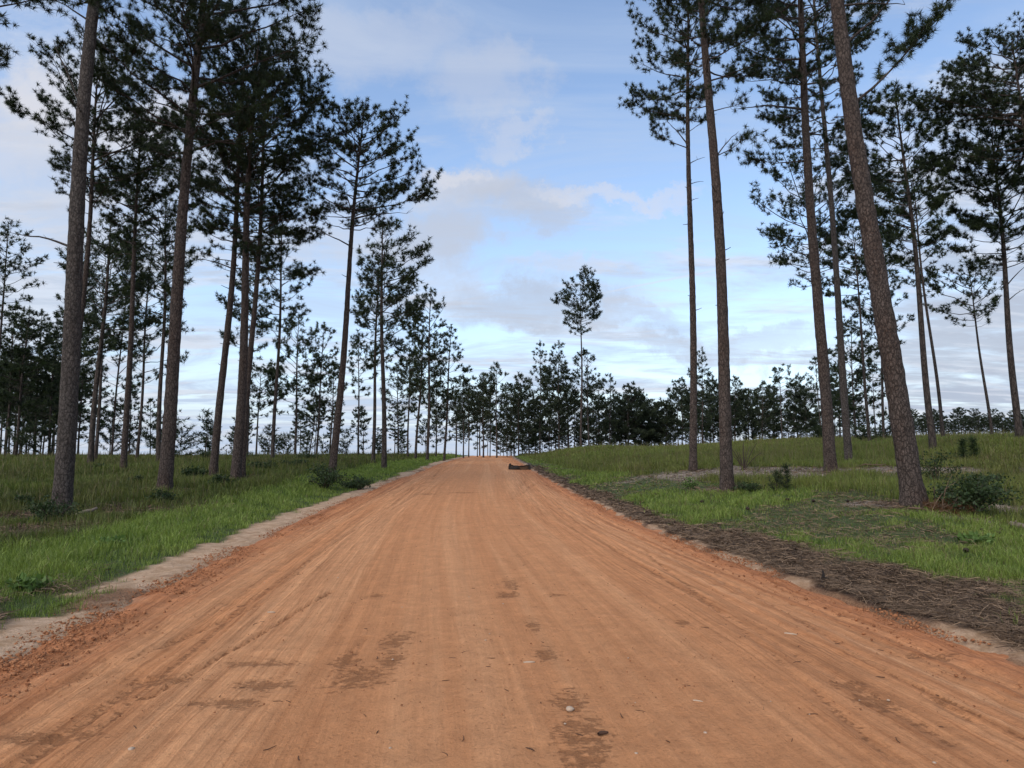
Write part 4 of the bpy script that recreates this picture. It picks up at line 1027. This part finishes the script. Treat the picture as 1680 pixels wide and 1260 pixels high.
for i, (px, py, D, w, h, lab) in enumerate(((318, 785, 25, 46, 20, "green bush left of the slim leaning pine foot"), (362, 800, 22, 50, 18, "weedy bush in front of the dark pair"), (432, 772, 31, 44, 18, "bush in the field right of the dark pair"),
        (478, 766, 34, 50, 18, "bush below the round topped pine"), (404, 758, 42, 40, 16, "bush behind the dark pair"), (340, 758, 44, 46, 18, "bush behind the slim leaning pine"), (165, 775, 32, 34, 12, "bush by the close pair of trunks"), (505, 757, 40, 44, 18, "bush far in the field left of the open crowned pine"))):
    shrub("bush", lab, foot(px, py, D), px2m(w, D), px2m(h, D), 60 + i, 800, .10, stems=10)
YP = "young pines along the field's far edge"
for i, (px, D, h, sp, wh, lab) in enumerate(((270, 46, 64, 1.7, 6, "young pine with flat layered boughs behind the stout pine"), (296, 50, 40, 1.5, 5, "low spreading young pine beside the layered one"), (337, 48, 70, .8, 3, "thin bent young pine with single tufts left of the slim leaning pine"),
        (345, 60, 36, .9, 5, "bushy young pine behind the slim leaning pine"), (442, 56, 46, 1.0, 5, "bushy young pine left of the round topped pine"), (470, 58, 30, .9, 5, "short young pine between slender and round topped pines"),
        (503, 62, 34, .8, 5, "short young pine right of the round topped pine"), (567, 60, 38, .9, 5, "cone shaped young pine right of the open crowned trunk"), (530, 64, 30, .8, 4, "small young pine left of the open crowned trunk"),
        (596, 66, 70, .5, 6, "feathery thin young pine beside the little distant pine"), (180, 60, 66, 1.2, 7, "dark layered young pine right of the grey barked trunk"), (205, 64, 40, .9, 5, "squat young pine behind the long bare trunk"),
        (660, 70, 30, .7, 4, "small young pine near the left end of the crest"), (620, 66, 26, .8, 4, "tiny young pine left of the crest pine"), (385, 62, 34, .9, 4, "low young pine behind the dark pair"), (30, 50, 40, 2.2, 4, "low dark thicket pine in the left edge woods"), (70, 52, 34, 2.0, 4, "low dark thicket pine next to the leftmost woods trunks"), (1420, 52, 24, .9, 4, "low young pine behind the massive leaning trunk"), (1455, 56, 20, .9, 4, "tiny young pine near the massive leaning trunk"), (1345, 70, 24, 1.2, 4, "low young pine behind the bare patch pair"))):
    p = foot(px, 745, D)
    top = CAM_Z + (HORIZON - (744 - h)) / F_PX * D
    seedling("young_pine", lab, p, max(1.0, top - p[2]), 80 + i, wh, sp * 1.3, 14, .34, .045, "young pine", YP, droop=.25 if i < 2 else 0.0, low=.12 if i != 2 else .55)

for i, (px, py, D, w, h, lab) in enumerate(((40, 975, 7.2, 70, 26, "broad leaved bright weed clump at the left frame edge, near the bare sand"),
        (178, 905, 10.5, 50, 20, "leafy weed in the middle of the left verge"), (1600, 905, 11.0, 60, 16, "grey green weed patch in the mown grass on the right"))):
    shrub("weed", lab, foot(px, py, D), px2m(w, D), px2m(h, D), 140 + i, 260, .085, "weed", "broad leaved weeds in the verges", stems=9, m=M_WEED)

def stick(name, label, a, b, r, m, cat, group=None, sag=0.0, twig=0):
    a, b = np.asarray(a, float), np.asarray(b, float); c = (a + b) / 2; v = b - a; L = np.linalg.norm(v); rs = np.random.RandomState(int(abs(a[0] * 1000 + a[1] * 77)) % 9999)
    t = np.linspace(-.5, .5, 7)[:, None]; P = v * t + rs.normal(size=(7, 3)) * .02 * L; P[:, 2] += sag * (1 - 4 * t[:, 0] ** 2)
    g = Geo(); g.tube(P, r * np.array([.75, 1, .95, .9, .85, .8, .55]), 7)
    for _ in range(twig):
        j = rs.randint(1, 6); d = rs.normal(size=3); d[2] = abs(d[2]) * .4; d /= np.linalg.norm(d); g.tube(bez(P[j], d, L * .25, .05, 4), np.linspace(r * .5, r * .2, 4), 4)
    return link(name, g.mesh(name, m, True), None, c, label, cat, group)
M_LOG = plain("weathered_wood", (.19, .15, .115), .45, 14)
a, b = foot(118, 852, 15.6), foot(158, 842, 16.0); stick("fallen_branch", "pale fallen limb lying at the foot of the grey barked pine", a + [0, 0, .10], b + [0, 0, .22], .05, M_LOG, "fallen branch")
a, b = foot(1656, 858, 13.6), foot(1705, 868, 13.2); stick("fallen_log", "grey fallen log at the right edge of the mown grass", a + [0, 0, .06], b + [0, 0, .06], .06, M_LOG, "log", twig=2)
a, b = foot(1488, 838, 14.6), foot(1560, 846, 14.3); stick("fallen_branch", "thin fallen branch in front of the massive leaning pine", a + [0, 0, .05], b + [0, 0, .05], .025, M_DRY, "fallen branch", twig=2)
a, b = foot(1400, 765, 26), foot(1455, 771, 25.6); stick("fallen_branch", "crooked branch on the ground right of the bare patch pair", a + [0, 0, .08], b + [0, 0, .08], .03, M_DRY, "fallen branch", twig=3)
p = at(1350, 950, 7.95); p[2] = g1(p[0], p[1]) + .02
g = Geo(); g.tube(np.array([[0, 0, -.04], [.004, 0, .04], [.012, .004, .085], [.004, .01, .12]]), np.array([.022, .02, .013, .005]), 7); g.tube(np.array([[0, 0, .02], [.05, .01, .035], [.08, .02, .02]]), np.array([.015, .012, .005]), 6)
link("root_stub", g.mesh("root_stub", plain("charred_wood", (.02, .016, .014), .4, 40), True), None, p, "black broken root stub poking up at the right road edge", "root stub")

# the low barrier at the crest
def barrier():
    D = 41.0
    px, py = 853, 773
    p = foot(px, py, D); p[2] = float(road_z(D)) + .02
    a, b = at(835, 774, D) - p, at(871, 773, D) - p
    root = link("sediment_barrier", None, None, p, "low dark barrier with a brown board between black ends at the road crest's right edge", "barrier")
    blk, rust = plain("black_plastic", (.035, .026, .021), .4, 30, .8), plain("rusty_board", (.085, .045, .025), .5, 9)
    w = px2m(33, D); h = px2m(9, D)
    g = Geo(); n = 12; X = np.linspace(-w / 2 + .05, w / 2 - .12, n)
    prof = h * (.62 + .16 * np.abs(np.linspace(-1, 1, n)) ** 2) * (1 + .06 * np.sin(np.arange(n) * 2.1)); bow = .10 * np.cos(np.linspace(-1.4, 1.4, n))
    V = []; 
    for y0, dz in ((-.03, 0), (.03, 0)):
        for i in range(n): V += [[X[i], y0 - bow[i], -.12], [X[i], y0 - bow[i], prof[i]]]
    F = []
    for i in range(n - 1):
        j = 2 * i; k = 2 * n + j
        F += [[j, j + 2, j + 3, j + 1], [k, k + 1, k + 3, k + 2], [j + 1, j + 3, k + 3, k + 1]]
    F += [[0, 1, 2 * n + 1, 2 * n], [2 * n - 2, 4 * n - 2, 4 * n - 1, 2 * n - 1]]
    g.add(np.array(V), np.array(F)); link("board", g.mesh("board", rust), root)
    g = Geo(); g.tube(np.stack([X, -bow - .02, prof + .012], 1), np.full(n, .035), 6); link("top_rail", g.mesh("top_rail", blk, True), root)
    for x, hh, tip in ((-w / 2, h * 1.12, .07), (w / 2 - .05, h * .95, -.05)):
        g = Geo(); g.tube(np.array([[x, 0, -.15], [x, 0, hh * .5], [x + tip * .3, 0, hh * .85], [x + tip, 0, hh]]), np.array([.09, .085, .07, .04]), 8); link("end_post", g.mesh("end_post", blk, True), root)
    g = Geo(); g.tube(np.array([[-w / 2 + .05, -.08, h * .1], [-w / 2 + .4, -.17, h * .28], [-w / 2 + .62, -.16, h * .2]]), np.array([.14, .15, .05]), 8); link("sleeve", g.mesh("sleeve", blk, True), root)
barrier()

# ------------------------------------------------------------------ small litter on the road and verge, each its own object
def litter_bits():
    rs = random.Random(31); nps = np.random.RandomState(31)
    def top(x, y): u = x - float(road_x(y)); return float(road_z(y)) + .05 * (1 - (u / HW) ** 2)
    pale = plain("pale_wood_chip", (.48, .36, .25), .25, 40); dk = plain("dark_twig", (.085, .045, .028), .4, 40); stone = plain("pale_stone", (.46, .34, .24), .25, 30)
    def chip(px, py, L, ang, r, m, name, label, cat, group=None, bend=.1):
        x, y = onroad(px, py); z = top(x, y) + r * .7
        d = np.array([math.cos(ang), math.sin(ang), 0]) * L / 2; s = np.array([-d[1], d[0], 0]) * bend
        g = Geo(); g.tube(np.array([-d, -d * .4 + s, d * .4 + s * .6, d]), np.array([r * .8, r, r * .9, r * .5]), 6)
        link(name, g.mesh(name, m, True), None, (x, y, z), label, cat, group)
    chip(868, 1088, .085, .15, .008, pale, "wood_chip", "pale wood splinter lying beside the damp patch in the road centre", "wood chip")
    chip(1297, 1037, .10, -.5, .007, pale, "wood_chip", "pale splinter on the right half of the road", "wood chip")
    chip(1145, 1150, .06, -.4, .005, pale, "wood_chip", "small pale sliver right of the road centre, near the viewer", "wood chip")
    chip(990, 1205, .06, .35, .010, dk, "twig", "stubby dark twig beside the pale stone", "twig", bend=.3)
    chip(445, 1003, .07, .1, .009, pale, "wood_chip", "pale chip on the left half of the road", "wood chip")
    def pebble(px, py, r, label, group=None):
        x, y = onroad(px, py); g = Geo()
        th = np.linspace(.12, math.pi - .12, 6); P = np.stack([0 * th, 0 * th, -np.cos(th) * r * .55], 1)
        g.tube(P, (np.sin(th) * r)[:, None] * nps.uniform(.8, 1.2, (6, 8)) * (1 + .3 * np.cos(np.arange(8) * math.pi / 4))[None], 8)
        link("stone", g.mesh("stone", stone, True), None, (x, y, top(x, y) + r * .2), label, "stone", group)
    pebble(935, 1165, .026, "pale flat stone in the damp streak of the road, near the viewer")
    pebble(215, 1225, .016, "pale stone in the lower left of the road")
    for i in range(26):
        pebble(rs.uniform(420, 1560), 890 + 360 * rs.random() ** .8, rs.uniform(.004, .010), "tiny pale pebble in the packed dirt of the road", "pebbles in the road")
    for i in range(150):
        py = 850 + 400 * rs.random() ** 1.1; f = (py - 745) / 255.0; px = 850 + rs.uniform(-560, 660) * f
        if not 5 < px < 1675: continue
        L = rs.uniform(.02, .075); chip(px, py, L, rs.uniform(0, 3.14), rs.uniform(.0015, .0032), dk, "twig", "thin dark twig lying on the packed dirt road", "twig", "twigs scattered on the road", rs.uniform(-.3, .3))
    cone = plain("pine_cone_scale", (.045, .030, .022), .5, 60)
    spots = [(1075, 810, 21), (1152, 825, 18.5), (1293, 831, 17.2), (1335, 836, 16.6), (1170, 842, 16.6), (1227, 843, 16.2), (1612, 885, 12.4), (1637, 888, 12.2), (1643, 881, 12.8), (1680, 890, 12), (1505, 856, 13.9), (1586, 918, 9.9), (1392, 838, 15.8)]
    for i, (px, py, D) in enumerate(spots):
        p = foot(px, py, D); g = Geo(); n = 7; z = np.linspace(-.055, .055, n); rr = .036 * np.sqrt(np.clip(1 - (z / .062) ** 2, .05, 1))
        a = rs.uniform(0, 3.1); P = np.stack([z * math.cos(a), z * math.sin(a), 0 * z + .04], 1)
        R = rr[:, None] * (1 + .22 * np.cos(np.arange(10) * math.pi)[None] * np.where(np.arange(n) % 2, 1, -1)[:, None]); g.tube(P, R, 10)
        link("pine_cone", g.mesh("pine_cone", cone, False), None, p + [0, 0, .03], "dark pine cone lying in the mown grass on the right", "pine cone", "pine cones in the grass")
litter_bits()
